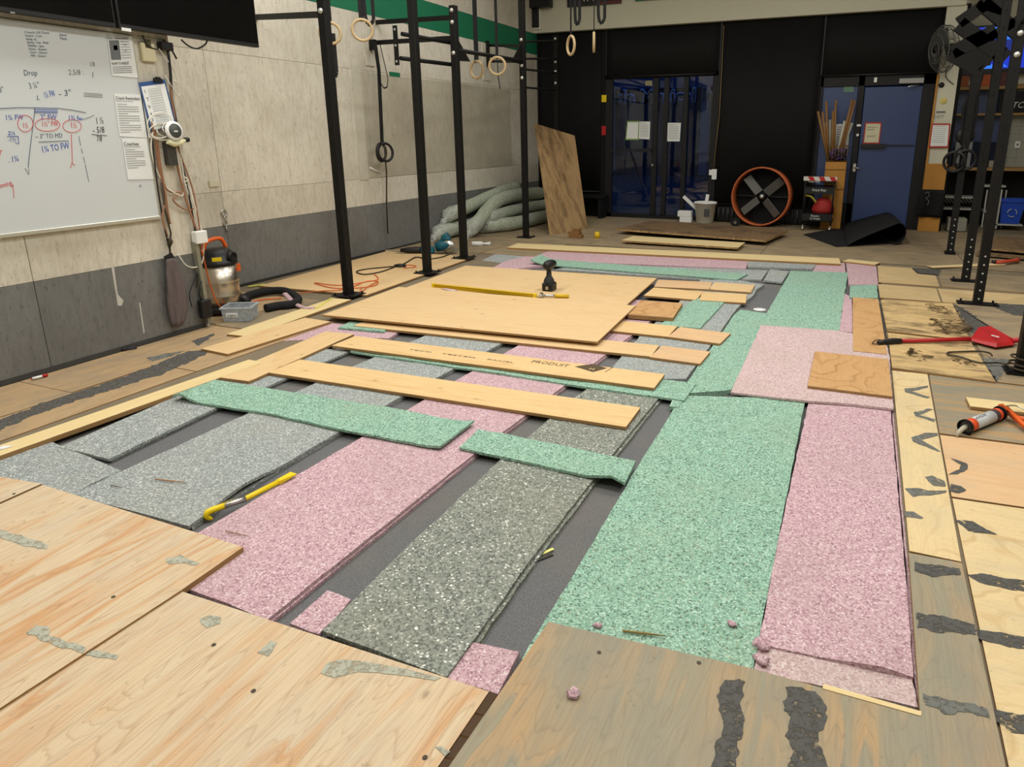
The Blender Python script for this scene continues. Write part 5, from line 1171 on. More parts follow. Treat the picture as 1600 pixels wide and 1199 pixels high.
# caulking gun
cg = thing('caulking_gun', 'orange caulking gun with a sealant tube lying on worn plywood', 'caulking gun', G(1540,665,.003))
zg = .038; a, b_ = G(1510,667,zg), G(1562,646,zg); d = (b_-a).normalized(); k = .034
m = MB(); m.cyl(a, b_, k*.9, 20); m.build('tube_body', P('charcoal_tube', S(70,72,74), .4), cg)
m = MB(); m.cyl(a.lerp(b_,.18), a.lerp(b_,.74), k*.93, 20); m.build('tube_label', P('silver_label', S(196,200,202), .4), cg)
write('ADHESIVE', a.lerp(b_,.24)+Vector((-.004,-.018,k*.76)), d, (0,.7,.7), .022, INKG, cg, 'lettering', .006)
m = MB(); m.cyl(a.lerp(b_,.02), a.lerp(b_,.18), k*.96, 20); m.cyl(a.lerp(b_,.86), a.lerp(b_,.93), k*.96, 20); m.build('orange_band', P('bright_orange', S(226,84,40), .45), cg)
m = MB(); m.lathe(a-d*.012, [(k*1.15,-.004),(k*1.15,.012),(k*.95,.02),(k*.95,.0),(k*1.05,-.004)], 22, d); m.build('cradle_ring', BLK, cg); m = MB(); m.lathe(b_-d*.01, [(k*1.1,0),(k*1.15,.012),(0,.016)], 22, d); m.build('cradle_ring', BLK, cg)
m = MB(); m.obox(a.lerp(b_,.5)-Vector((0,0,k*.9)), d, Vector((-d.y,d.x,0)), (0,0,1), (b_-a).length/2, .022, .003); m.build('cradle', BLK, cg)
m = MB(); m.tube([a, a-d*.03+Vector((0,0,-.002)), a-d*.06+Vector((0,0,-.012)), a-d*.085+Vector((.0,0,-.03))], [.014,.012,.011,.008], 10); m.build('nozzle', P('caulk_grey', S(178,172,154), .7, bump=.3), cg)
h0 = b_+d*.01
m = MB(); m.tube([h0+Vector((0,0,.02)), h0+d*.05+Vector((0,0,.01)), G(1600,665,.03), G(1640,690,.03)], [.026,.018,.014,.013], 8, flat=1.2); m.tube([h0+d*.03, G(1590,652,.03), G(1640,668,.03)], .010, 7); m.build('handle', ORANGE, cg)
m = MB(); m.tube(smooth([h0+d*.02+Vector((0,0,.03)), G(1585,634,.05), G(1600,640,.04), G(1630,655,.03)]), .004, 6); m.build('push_rod', STEEL, cg)
# red long tool
rd = thing('long_reach_tool', 'long red tool with black grip and wide wedge shaped red head on stained plywood', 'tool', G(1480,530,.016))
zr = .045
m = MB(); m.tube([G(1407,533,.032), G(1470,531.5,.036), G(1516,530,.042)], [.014,.0145,.017], 10); m.build('shaft', RED, rd)
m = MB(); m.tube([G(1408,533,.034), G(1395,533,.035), G(1380,535,.034), G(1372,536,.034)], [.017,.022,.02,.015], 10); m.build('grip', BLK, rd)
m = MB(); m.tube(smooth([G(1374,538,.03), G(1363,537,.03), G(1368,532,.03), G(1376,531,.032)]), .0035, 6); m.build('wrist_loop', CORDB, rd)
hp = [G(1513,533,.02), G(1524,520,.02), G(1545,518,.02), G(1584,532,.02), G(1586,540,.02), G(1556,544,.02)]
m = MB(); n = len(hp); cc = sum(hp, Vector())/n
top = [p.lerp(cc,.15)+Vector((0,0,(.02,.055,.055,.022,.018,.03)[i])) for i, p in enumerate(hp)]; m.add(hp+top, [tuple(range(n))[::-1], tuple(range(n, 2*n))]+[(i,(i+1)%n,n+(i+1)%n,n+i) for i in range(n)]); m.build('head', RED, rd, bevel=.006)
m = MB(); a, b_ = G(1549,524,.076), G(1561,527,.070); m.bar(a, b_, .02, .003); m.build('label', WHITE, rd)
m = MB(); m.tube([G(1580,532,.04), G(1640,530,.05)], .02, 8); m.build('outlet', RED, rd)
rc = thing('black_cable', 'thin dark cable looped around the rig post at the right edge', 'cable', G(1530,565,.016))
m = MB(); m.tube(smooth([G(1575,571,.025), G(1560,567,.025), G(1530,567,.025), G(1500,558,.025), G(1483,555,.025), G(1481,551,.025), G(1495,550,.025), G(1530,549,.025), G(1546,552,.03), G(1550,556,.03)]), .006, 6)
p3 = q[3] if 0 else G(1592,580,.012)
for z, r_ in ((.10,.075),(.06,.08),(.035,.09)): m.torus((p3.x+.02, p3.y, z), (.1,.05,1), r_, .006, 22, 6)
m.build('cord', CORDB, rc)
gl = thing('red_clamp', 'red handled tool lying on the floor behind the right posts', 'tool', G(1570,411,.0))
m = MB(); m.tube([G(1556,410,.03), G(1566,409,.04), G(1588,407,.035), G(1590,404,.04)], [.03,.03,.035,.02], 8, flat=.6); m.build('handle', P('orange_red_rubber', S(196,70,44), .6), gl); m = MB(); m.tube([G(1556,410,.03), G(1550,409,.03)], [.025,.015], 8); m.build('jaw', BLK, gl)
# debris
def crumb(label, px, z, mt, r, cat='scrap', name='foam_crumb', flat=.6):
    p = G(px[0], px[1], z); m = MB(); m.ball(p+Vector((0,0,r*flat*.6)), r, r*.8, r*flat, 9, 6)
    for i, v_ in enumerate(m.v):
        nn = noise.noise(Vector((v_.x*90,v_.y*90,v_.z*90))); m.v[i] = p+(v_-p)*(1+.9*nn)
    return tag(m.build(name, mt, None, p), label, cat)
crumb('pink foam crumb lying on the near olive plywood sheet', (897,1088), .0145, PINK, .018)
crumb('pink foam crumb at the near edge of the large green pad', (934,980), .001, PINK, .014)
crumb('dark pink foam crumb near the right edge of the large green pad', (1144,977), .001, PINK, .013)
crumb('torn pink foam tuft at the corner between green and big pink pads', (1190,1014), -.008, PINK, .024)
crumb('torn pink foam tuft beside the flap front corner', (1189,1036), -.008, PINK, .022)
def stick(label, a, b_, z, mt=DOWEL, r=.004): A_, B_ = G(*a, z), G(*b_, z); m = MB(); m.tube([A_, A_.lerp(B_,.5), B_], [r*.5,r*.55,r*.2], 6); return tag(m.build('wood_splinter', mt, None, A_), label, 'splinter')
stick('long wood splinter on the near end of the large green pad', (973,986), (1040,994), .006, P('splinter_olive', S(140,122,70), .8), .007)
stick('thin wood splinter on the wide grey strip', (242,749), (291,754), .008, P('splinter_red', S(170,128,96), .8), .006)
stick('dark splinter lying on the nearest grey foam', (173,758), (190,762), .006, P('splinter_dark', S(110,92,76), .8), .004)
stick('small splinter on the pink strip near the front sheet corner', (352,830), (388,838), .006, P('splinter_brown', S(160,120,96), .8), .004)
p = G(845,867,-.027); m = MB(); m.bar(p+Vector((-.02,-.03,.002)), p+Vector((.02,.03,.002)), .06, .003); sc_ = thing('paper_tag', 'torn dark tag with yellow edge on the felt between strips', 'scrap', p); m.build('tag_body', P('black_tag', S(60,58,52), .7), sc_); m = MB(); m.bar(p+Vector((.005,.0,.005)), p+Vector((.03,.045,.005)), .012, .002); m.build('yellow_strip', P('pale_yellow', S(224,220,130), .7), sc_)
p = G(1187,484,-.027); m = MB(); m.lathe(p, [(0,0),(.055,0),(.055,.003),(0,.003)], 18); tag(m.build('white_patch', PAPER, None, p), 'white oval patch lying on the bare felt', 'scrap')
p = G(933,372,.0); m = MB(); m.tube([p, p+Vector((.0,0,.09))], [.05,.035], 8); tag(m.build('yellow_cup', YELD, None, p), 'small yellow piece standing near the leaning brown sheet', 'scrap')
p = G(900,372,.0); m = MB(); m.box(p.x-.09,p.x+.10,p.y-.05,p.y+.05,.0,.05); m.box(p.x-.12,p.x+.06,p.y-.03,p.y+.09,.05,.085); m.box(p.x-.06,p.x+.05,p.y,p.y+.08,.085,.13); tag(m.build('wood_offcuts', DOWEL, None, p), 'stacked wood off-cuts at the foot of the leaning brown sheet', 'off-cuts')
# ================================================================ BACK OF THE ROOM
def bk(px, py, d=0.0): return SY(px, py, YB-d)
# black bench left of the doors
a, c = bk(826,302,.3), bk(946,304,.3)
bn = thing('low_bench', 'low black bench against the wall left of the glass doors', 'bench', (a.x, YB-.3, 0))
m = MB(); m.box(a.x, c.x-.02, YB-.40, YB-.06, a.z-.05, a.z); m.build('top', BLACKP, bn, bevel=.004)
for x in (a.x+.04, (a.x+c.x)/2, c.x-.08): m = MB(); m.box(x-.03, x+.03, YB-.38, YB-.08, 0.004, a.z-.05); m.build('leg', BLACKP, bn)
# radiator
a, c = bk(1120,330,.06), bk(1290,330,.06)
rdt = thing('finned_heater', 'black finned baseboard heater below the wide black shade', 'heater', (a.x, YB-.05, 0))
m = MB(); m.box(a.x, c.x, YB-.035, YB-.005, .02, .26); m.build('back_plate', BLK, rdt)
n = 22
for i in range(n):
    x = a.x+.03+(c.x-a.x-.06)*i/(n-1); m = MB(); m.tube([(x, YB-.06, .02), (x, YB-.06, .245)], .022, 8); m.build('fin', P('dark_grey_fin', S(66,66,66), .5, .3) if i == 0 else bpy.data.materials['dark_grey_fin'], rdt)
# bucket and sticks
bc = G(1098,350,.0); k = pix_size(bc)
bkt = thing('bucket', 'white plastic bucket with black print standing before the glass doors', 'bucket', (bc.x, bc.y, 0))
hb = 33*k; rb, rt_ = 13*k, 17*k; ctr = (bc.x, bc.y+rb, 0)
m = MB(); m.lathe(ctr, [(0,.006),(rb,.006),(rt_*.97,hb*.9),(rt_*1.05,hb*.9),(rt_*1.05,hb),(rt_*.96,hb),(rb*.95,.02),(0,.02)], 28); m.build('body', P('bucket_white', S(236,236,230), .45, var=.03), bkt)
m = MB(); m.box(ctr[0]+.02, ctr[0]+.11, ctr[1]-rt_*.95, ctr[1]-rt_*.90, hb*.35, hb*.7); m.build('printed_label', P('grey_print', S(70,72,72), .7, var=.5, scale=60), bkt)
m = MB(); m.torus((ctr[0], ctr[1]-.01, hb*.88), (0,.15,1), rt_*1.08, .006, 28, 6, 0, PI, 2*PI); m.build('wire_handle', STEEL, bkt)
for i, (tx, tz, lb, lean) in enumerate(((1068,307,'white plastic lath leaning left out of the bucket',0),(1106,304,'white plastic lath leaning right out of the bucket',1))):
    top = SY(tx, tz, ctr[1]); d = (Vector((ctr[0]+(.08 if i == 0 else -.03), ctr[1], .04))-top); m = MB(); m.bar(top, top+d*.96, .055, .012, (0,1,0)); tag(m.build('plastic_lath', WHITE, None, top), lb, 'lath', 'white laths in the bucket')
b0 = SY(1072,338,ctr[1]+.05)
for i, (x0, x1, z0, z1) in enumerate(((1062,1083,329,337),(1059,1082,337,350))) if 0 else enumerate(((1060,1082,329,338),(1063,1082,338,350))):
    A = SY(x0, z0, ctr[1]); B = SY(x1, z1, ctr[1]); zz = (max(0.001,.0) if i == 1 else SY(x0,338,ctr[1]).z); zt_ = SY(x0,329,ctr[1]).z if i == 0 else SY(x0,338,ctr[1]).z-.003
    m = MB(); m.box(A.x, B.x-.01, ctr[1]-.06, ctr[1]+.08, zz, zt_); tag(m.build('white_box', WHITE, None, (A.x, ctr[1], zz), bevel=.006), ('upper' if i == 0 else 'lower')+' of two small white boxes left of the bucket', 'box', 'white boxes by the bucket')
p = bk(1117,268,.02); m = MB(); m.box(p.x-.04,p.x+.04,YB-.07,YB-.06,p.z-.13,p.z+.04); m.box(p.x-.09,p.x-.02,YB-.068,YB-.062,p.z-.06,p.z+.03); tag(m.build('paper_tag', PAPER, None, p), 'white tag hanging from the edge of the glass doors', 'tag')
m = MB(); x_ = bk(1118,200).x; m.tube([bk(1131,40,.06), bk(1124,180,.06), bk(1115,262,.06)], .008, 6); tag(m.build('shade_cord', P('cord_khaki', S(120,104,70), .7), None, bk(1124,180,.06)), 'khaki pull cord hanging beside the glass doors', 'cord')
# drum fan
fc = SY(1188,312,11.55); fr = 44*pix_size(fc); fz = fr+.03
fan = thing('drum_fan', 'large orange rimmed drum fan with four grey blades on wheels', 'fan', (fc.x, 11.55, 0)); ax = Vector((-.10,-1,.05)).normalized(); C = Vector((fc.x, 11.5, fz))
m = MB(); m.lathe(C, [(fr,0.0),(fr*1.02,-.0),(fr*1.02,-.30),(fr*.985,-.30),(fr*.985,-.005),(fr,0)], 48, ax); m.build('drum', ORUST, fan)
m = MB(); m.torus(C, ax, fr*1.0, .014, 48, 8); m.build('rim', ORUST, fan)
u = ax.cross(Vector((0,0,1))).normalized(); w = u.cross(ax)
for i in range(4):
    a = PI/4+.06+i*PI/2; dx = u*math.cos(a)+w*math.sin(a); pp_ = ax.cross(dx)
    m = MB(); tw_ = (pp_*.86+ax*.5).normalized(); r0, r1 = fr*.17, fr*.88
    m.obox(C-ax*.13+dx*(r0+r1)/2, dx, tw_, dx.cross(tw_), (r1-r0)/2, fr*.16, .005); m.build('blade', DIM, fan, bevel=.002)
m = MB(); m.lathe(C-ax*.13, [(0,.03),(fr*.12,.03),(fr*.14,-.03),(0,-.03)], 20, ax); m.build('hub', BLK, fan)
m = MB(); m.lathe(C-ax*.095, [(0,.006),(fr*.055,.004),(fr*.07,-.006)], 16, ax); m.build('hub_cap', BOLT, fan)
m = MB(); m.lathe(C-ax*.22, [(0,.03),(fr*.2,.03),(fr*.2,-.12),(0,-.12)], 18, ax); m.bar(C-ax*.24-u*fr, C-ax*.24+u*fr, .03, .02); m.build('motor', BLK, fan)
m = MB(); m.lathe(C-ax*.302, [(fr*1.0,0),(fr*.15,-.02)], 40, ax); m.build('rear_guard', BLACKP, fan)
wp = SY(1149,347,11.4); m = MB(); m.cyl(Vector((wp.x,11.38,.07)), Vector((wp.x,11.44,.07)), .075, 18); m.cyl(Vector((wp.x,11.375,.07)), Vector((wp.x,11.38,.07)), .025, 10, 1); m.build('wheel', [BLKR, STEEL], fan)
m = MB(); m.bar(Vector((wp.x,11.41,.05)), Vector((wp.x,11.82,.05)), .04, .03); m.bar(Vector((wp.x,11.80,.03)), Vector((fc.x+fr*.7,11.80,.03)), .04, .04); m.build('base_frame', BLK, fan)
# cart
cy = 11.3
A, B = SY(1251,350,cy), SY(1300,350,cy); x0, x1 = A.x, B.x; T = SY(1275,278,cy).z
ca = thing('rolling_cart', 'black rolling cart with a red and white striped top edge beside the drum fan', 'cart', ((x0+x1)/2, cy, 0))
dd = .38
for x in (x0+.02, x1-.02):
    for y in (cy, cy+dd): m = MB(); m.cyl((x, y, .09), (x, y, T), .012, 8); m.build('leg', POWDER, ca)
def cz(py): return max(.09, SY(1275,py,cy).z)
for za, zb_, nm in ((285,283,'shelf'),(293,292,'shelf'),(335,333,'shelf'),(346,345,'shelf')):
    m = MB(); m.box(x0, x1, cy, cy+dd, cz(za), cz(za)+.012); m.build(nm, POWDER, ca)
for za, zb_, txt, fx in ((303,294,'Empty Bags',.35),(345,335,None,0)):
    m = MB(); m.box(x0+.01, x1-.01, cy-.012, cy, cz(za), cz(zb_)); m.build('front_panel', BLK, ca)
write('Empty Bags', (x0+.13, cy-.012, cz(298.5)), (1,0,0), (0,0,1), .05, WHITEI, ca, 'lettering', .001, .0003, .2)
write('Return', (x0+.14, cy-.012, cz(339)), (1,0,0), (0,0,1), .05, WHITEI, ca, 'lettering', .001, .0003, .12)
write('to empty', (x0+.13, cy-.012, cz(343)), (1,0,0), (0,0,1), .05, WHITEI, ca, 'lettering', .001, .0003, .15)
zs0, zs1 = cz(282.5), cz(276); w_ = (x1-x0-.0)/5.2
m = MB(); m.box(x0-.01, x1+.01, cy-.02, cy-.006, zs0, zs1); sb_ = m.build('striped_edge', P('white_tape', S(206,204,196), .6), ca)
for i in range(3):
    xa = x0+.05+i*w_*1.75; m = MB(); q = [(xa, zs1-.001), (xa+w_*.85, zs1-.001), (xa+w_*1.25, zs0+.001), (xa+w_*.4, zs0+.001)]
    m.add([(x, cy-.021, z) for x, z in q]+[(x, cy-.0195, z) for x, z in q], [(0,1,2,3),(7,6,5,4),(0,4,5,1),(1,5,6,2),(2,6,7,3),(3,7,4,0)]); m.build('red_stripe', RED, sb_)
write('Clean Bags', (x0+.06, cy-.013, cz(285)), (1,0,0), (0,0,1), .035, WHITEI, ca, 'lettering', .001, .0003, .17)
for x in (x0+.03, x1-.03): m = MB(); m.cyl((x-.015, cy, .035), (x+.015, cy, .035), .035, 14); m.bar((x, cy, .05), (x, cy, .09), .03, .02); m.build('caster', STEEL, ca)
m = MB(); z_ = cz(335)+.014; m.lathe(((x0+x1)/2+.07, cy+.16, z_), [(0,0),(.16,0),(.17,.06),(.13,.16),(.08,.22),(0,.23)], 22); rs = m.build('red_sack', P('dull_red', S(150,34,30), .7), None, ((x0+x1)/2+.07, cy+.16, z_)); tag(rs, 'red bag on the lower shelf of the rolling cart', 'bag')
m = MB(); m.tube(smooth([Vector((x0+.02,cy+.03,cz(306))), Vector((x0+.12,cy+.02,cz(308))), Vector((x0+.2,cy+.02,cz(317)))]), .016, 7); tag(m.build('yellow_strap', P('olive_yellow', S(150,142,44), .7), None, (x0+.1,cy,cz(310))), 'olive yellow strap hanging inside the rolling cart', 'strap')
# wooden bin of dowels
wx0, wx1 = SY(1284,320,11.62).x, SY(1316,320,11.62).x; wz = SY(1300,232,11.62).z
bn2 = thing('wooden_stand', 'tall amber wooden stand with a wire basket on top near the blue door', 'stand', ((wx0+wx1)/2, 11.7, 0))
m = MB(); m.box(wx0, wx1, 11.64, 11.66, .004, wz-.19); m.build('front_board', WOODP, bn2)
m = MB(); m.box(wx0, wx0+.02, 11.66, 11.95, .004, wz-.19); m.box(wx1-.02, wx1, 11.66, 11.95, .004, wz-.19); m.build('side_board', WOODP, bn2)
for z in (.62, .92): m = MB(); m.box(wx0, wx1, 11.632, 11.64, z, z+.006); m.build('joint_line', P('dark_joint', S(70,48,20), .8), bn2)
m = MB(); zt2 = wz-.19
for z in (zt2, wz+.02, wz+.04):
    m.tube([(wx0-.0,11.63,z),(wx1,11.63,z),(wx1,11.95,z),(wx0,11.95,z)], .006, 6, closed=True)
for i in range(8):
    x = wx0+(wx1-wx0)*i/7; m.tube([(x,11.63,zt2),(x,11.63,wz+.04)], .003, 5)
o = m.build('wire_basket', P('bronze_wire', S(150,116,62), .4, .5), bn2); o['kind'] = 'stuff'
m = MB(); m.box(wx0, wx1, 11.64, 11.94, zt2-.012, zt2); m.build('basket_floor', BLK, bn2)
PUR = P('purple_cord', S(84,58,110), .7, var=.3, scale=30)
m = MB(); rr_ = random.Random(3)
pts = [Vector((wx0+.05+(wx1-wx0-.1)*rr_.random(), 11.66+.2*rr_.random(), zt2+.02+.16*rr_.random())) for _ in range(60)]
m.tube(smooth(pts, 4), .014, 6); tag(m.build('jump_rope', PUR, None, pts[0]), 'tangled purple ropes in the wire basket', 'ropes')
m = MB(); pts = [Vector((wx0+.12+(wx1-wx0-.15)*rr_.random(), 11.655+.2*rr_.random(), zt2+.02+.13*rr_.random())) for _ in range(60)]
m.tube(smooth(pts, 4), .014, 6); tag(m.build('jump_rope', BLK, None, pts[0]), 'tangled black ropes in the wire basket', 'ropes')
for i, (tx, ty, bx_, mt, lb) in enumerate(((1278,174,1287,DOWEL,'far left brown dowel leaning out of the wire basket'),(1285,175,1289,DOWEL,'second brown dowel from the left, shorter, in the wire basket'),(1291,158,1293,DOWEL,'tall brown dowel on the left side of the basket'),(1302,173,1301,DOWEL,'short brown dowel in the middle of the basket'),(1306,157,1304,DOWEL,'tall brown dowel in the middle of the basket'),
      (1332,155,1310,DOWEL,'left of two tall brown dowels leaning right'),(1336,157,1313,DOWEL,'right of two tall brown dowels leaning right'),(1290,192,1288,PVC,'left white pipe standing in the wire basket'),(1297,187,1297,PVC,'middle white pipe standing in the wire basket'),(1321,189,1308,PVC,'fat white pipe leaning right in the wire basket'),(1331,192,1312,PVC,'white pipe leaning farthest right in the wire basket'))):
    yy = 11.70+.018*i; top = SY(tx, ty, yy); bot = Vector((SY(bx_,236,yy).x, yy, zt2+.001)); bot.x = min(max(bot.x, wx0+.03), wx1-.03)
    m = MB(); m.cyl(bot, top, .030 if i == 9 else (.019 if i < 7 else .022), 10); tag(m.build('dowel' if i < 7 else 'plastic_pipe', mt, None, bot), lb, 'dowel' if i < 7 else 'pipe', 'sticks in the wire basket')
# papers on doors and column
D_ = .012
paper('door_notice', 'green bordered notice on the left glass door', [(980,189),(999,189),(998,219),(977,219)], -.03, [], 'b', border=GREENT)
paper('door_notice', 'white notice beside the green bordered one on the left glass door', [(999,190),(1016,190),(1015,218),(998,217)], -.03, [(.08,.06,.5,.06,'Please note',INK)]+[L_(.1,.2+.09*i,.75,.02) for i in range(8)], 'b')
paper('door_notice', 'white notice on the right glass door', [(1043,192),(1064,192),(1062,221),(1042,221)], -.03, [(.08,.06,.6,.06,'Please note',INK)]+[L_(.1,.2+.09*i,.75,.02) for i in range(8)], 'b')
paper('door_sticker', 'small beige sticker high on the left glass door', [(1008,126),(1019,126),(1019,134),(1008,134)], -.03, [], 'b', mt=P('beige_sticker', S(140,132,104), .7))
paper('door_notice', 'red bordered notice on the blue door', [(1352,191),(1378,191),(1374,225),(1348,225)], -.012, [(.18,.2,.6,.06,'Notice',INK),(.18,.32,.4,.03,None,INKG),(.2,.6,.5,.09,'EXIT',INK)], 'b', border=REDB, mt=P('cream_paper', S(206,200,170), .8))
paper('door_notice', 'list taped to the sidelight behind the dowels', [(1307,194),(1328,194),(1325,232),(1304,232)], -.022, [L_(.1,.1+.1*i,.75,.03) for i in range(8)], 'b')
paper('door_sticker', 'pale green sticky note at the top of the sidelight', [(1318,135),(1334,135),(1334,144),(1318,144)], -.022, [], 'b', mt=P('sage_note', S(96,130,110), .7))
paper('column_notice', 'red bordered page on the lower part of the white column', [(1456,193),(1485,193),(1482,231),(1451,231)], .135, [L_(.12,.12+.08*i,.7,.012) for i in range(9)], 'b', border=REDB)
a = bk(1412,233); 
p = bk(1471,133,.10); m = MB(); m.lathe(p, [(0,-.03),(.03,-.03),(.04,0)], 14, (0,1,0)); tag(m.build('wall_camera', BLK, None, p), 'black round fitting on the white column', 'fitting')
p = bk(1474,158,.10); m = MB(); m.lathe(p, [(0,-.008),(.045,-.006),(.05,.0)], 16, (0,1,0)); tag(m.build('yellow_sticker', P('pale_yellow_sticker', S(204,190,110), .6), None, p), 'round yellow sticker on the white column', 'sticker')
p = bk(1471,175,.10); m = MB(); m.box(p.x-.07,p.x+.05,p.y-.01,p.y,p.z-.012,p.z+.012); tag(m.build('card_slot', INKG, None, p), 'dark slot plate above the red bordered page on the column', 'plate')
cp = bk(1470,183,.10); write('EXIT', cp+Vector((-.1,0,-.02)), (1,0,0), (0,0,1), .07, INKG, cl, 'lettering', .002)
# black jacket on the post base
a, c = bk(1438,296,.16), bk(1470,340,.16); m = MB(); n = 16; vs = []
for i in range(n+1):
    for j in range(9):
        u_ = i/n; v_ = j/8; x = a.x+(c.x-a.x+.02)*u_; z = a.z+(c.z-a.z)*v_; y = YB-.165-.02*math.sin(u_*9+v_)*v_; vs.append((x, y, z))
N = len(vs); vs += [(x, y+.012, z) for x, y, z in vs]
fs = [(i*9+j, i*9+j+1, (i+1)*9+j+1, (i+1)*9+j) for i in range(n) for j in range(8)]; fs += [tuple(N+k for k in f[::-1]) for f in fs]
rg = [j for j in range(9)]+[i*9+8 for i in range(1,n+1)]+[n*9+j for j in range(7,-1,-1)]+[i*9 for i in range(n-1,0,-1)]
fs += [(p_, N+p_, N+q_, q_) for p_, q_ in zip(rg, rg[1:]+rg[:1])]
m.add(vs, fs, 0, True); bb = thing('black_banner', 'black cloth with a white squiggle tied around the wooden post base', 'banner', (a.x, YB-.16, c.z)); m.build('cloth', BLACKP, bb)
p = [bk(x, y, .19) for x, y in ((1446,303),(1450,300),(1452,306),(1447,310),(1451,314),(1449,321))]; m = MB(); m.tube(smooth(p), .005, 5); m.build('printed_squiggle', INKG, bb)
# wall fan on the column
fb_ = SY(1472,77,11.62); wf_ = thing('wall_fan', 'dark caged wall fan mounted high on the white column', 'fan', fb_); fx = Vector((-.93,-.42,-.08)).normalized(); R = 35*pix_size(fb_)
m = MB(); u = fx.orthogonal().normalized(); w = fx.cross(u)
for h, rr2 in ((.10,.30),(.085,.6),(.05,.85),(0,1.0),(-.06,.98),(-.10,.8),(-.12,.4)): m.torus(fb_+fx*h, fx, R*rr2, .006, 36, 5)
for i in range(40):
    a = 2*PI*i/40; dx = u*math.cos(a)+w*math.sin(a)
    m.tube([fb_+fx*.105+dx*R*.15, fb_+fx*.085+dx*R*.6, fb_+fx*.05+dx*R*.85, fb_+dx*R, fb_-fx*.06+dx*R*.98, fb_-fx*.1+dx*R*.8, fb_-fx*.12+dx*R*.4], .0028, 4)
o = m.build('wire_guard', P('dark_wire', S(96,96,92), .5, .2), wf_); o['kind'] = 'stuff'
m = MB(); m.lathe(fb_+fx*.10, [(0,.012),(R*.16,.008),(R*.16,-.004)], 16, fx); m.build('hub_badge', BLK, wf_)
for i in range(3):
    a = 2*PI*i/3+.4; dx = u*math.cos(a)+w*math.sin(a); tw_ = (fx.cross(dx)*.85+fx*.45).normalized(); m = MB(); m.obox(fb_-fx*.02+dx*R*.5, dx, tw_, dx.cross(tw_), R*.38, R*.26, .003); m.build('blade', P('smoke_blade', S(60,62,60), .3) if i == 0 else bpy.data.materials['smoke_blade'], wf_)
m = MB(); m.lathe(fb_-fx*.13, [(0,.06),(.07,.05),(.07,-.10),(0,-.12)], 14, fx); m.tube([fb_-fx*.2, Vector((fb_.x+.14, YB-.16, fb_.z-.05)), Vector((fb_.x+.10, YB-.1, fb_.z-.1))], .025, 8); m.build('motor_arm', BLK, wf_)
m = MB(); m.tube(smooth([Vector((fb_.x+.12,YB-.14,fb_.z-.2)), bk(1478,120,.12), bk(1490,132,.12)]), .006, 6); m.build('cord', BLK, wf_)
# speaker and signs over the beam
a, c = SY(824,13,YB-.14), SY(842,46,YB-.14)
spk = thing('wall_speaker', 'black wall speaker with a pale outline in the far left corner', 'speaker', ((a.x+c.x)/2, YB-.2, c.z))
m = MB(); m.box(a.x, c.x+.032, YB-.16, YB-.12, c.z, a.z); m.build('rim', P('pale_rim', S(226,224,212), .5), spk, bevel=.01)
m = MB(); m.box(a.x+.012, c.x+.02, YB-.20, YB-.155, c.z+.03, a.z-.03); m.build('grille', BLK, spk, bevel=.012)
a, c = SY(806,10,YB-.14), SY(864,12,YB-.14); m = MB(); m.box(a.x, c.x, YB-.30, YB-.14, c.z, c.z+.45); tag(m.build('black_cabinet', BLK, None, (a.x, YB-.2, c.z), bevel=.005), 'black box mounted on the beam above the wall speaker', 'cabinet')
a, c = SY(887,10,YB-.14), SY(971,5,YB-.14)
sg = thing('wall_sign', 'black sign with white capital letters on the beam', 'sign', (a.x, YB-.14, c.z)); m = MB(); m.box(a.x, c.x, YB-.165, YB-.138, c.z, c.z+.34); m.build('panel', P('sign_black', S(38,36,36), .6), sg)
m = MB(); m.box(a.x+(c.x-a.x)*.6, c.x, YB-.168, YB-.165, c.z, c.z+.05); m.build('red_edge', P('sign_maroon', S(92,42,40), .6), sg)
write('ARTY FUEL', (a.x+.12, YB-.165, c.z+.07), (1,0,0), (0,0,1), .22, WHITEI, sg, 'lettering', .002, .0004, c.x-a.x-.16)
a, c = SY(993,2,YB-.14), SY(1040,0,YB-.14); m = MB(); m.box(a.x, c.x, YB-.16, YB-.138, a.z, a.z+.3); tag(m.build('wall_sign', GREENP, None, (a.x, YB-.14, a.z)), 'green sign on the beam right of the lettered one', 'sign')
# rubber mat folded
a = [(1255,366),(1310,388),(1398,381),(1421,372),(1398,352),(1330,346)]
mt_ = thing('rubber_mat', 'black rubber mat folded over itself on the floor before the blue door', 'mat', G(1340,370,0))
A0, A1, A2, A3 = G(1255,367,.004), G(1307,386,.004), G(1395,381,.004), G(1335,352,.004)
m = MB(); m.prism([(p.x, p.y) for p in (A0, A1, A2, A3)], .002, .012); m.build('bottom_layer', BLKR, mt_)
m = MB(); sec = []; n = 14
e0, e1 = G(1330,388,.0), G(1328,351,.0); f0, f1 = G(1417,384,.0), G(1398,358,.0); vs = []
rad = .15
for i in range(n+1):
    t_ = i/n
    if t_ < .5: s_ = t_/.5; off, z = (-.75+.75*s_, .02+.27*s_**.85)
    else: a = PI/2-(t_-.5)/.5*PI*1.15; off, z = (.135*math.cos(a), .145+.145*math.sin(a))
    for j in range(5):
        v_ = j/4; p = f0.lerp(f1, v_); ex = (f0-e0).normalized().lerp((f1-e1).normalized(), v_); q = p-Vector((.13,0,0))+ex*off; zz = .012+z*(1.0-.15*v_); vs.append((q.x, q.y, max(.014, zz)))
N = len(vs); vs += [(x, y, z-.008) for x, y, z in vs]
fs = [(i*5+j, i*5+j+1, (i+1)*5+j+1, (i+1)*5+j) for i in range(n) for j in range(4)]; fs += [tuple(N+k for k in f[::-1]) for f in fs]
rg = [j for j in range(5)]+[i*5+4 for i in range(1,n+1)]+[n*5+j for j in range(3,-1,-1)]+[i*5 for i in range(n-1,0,-1)]
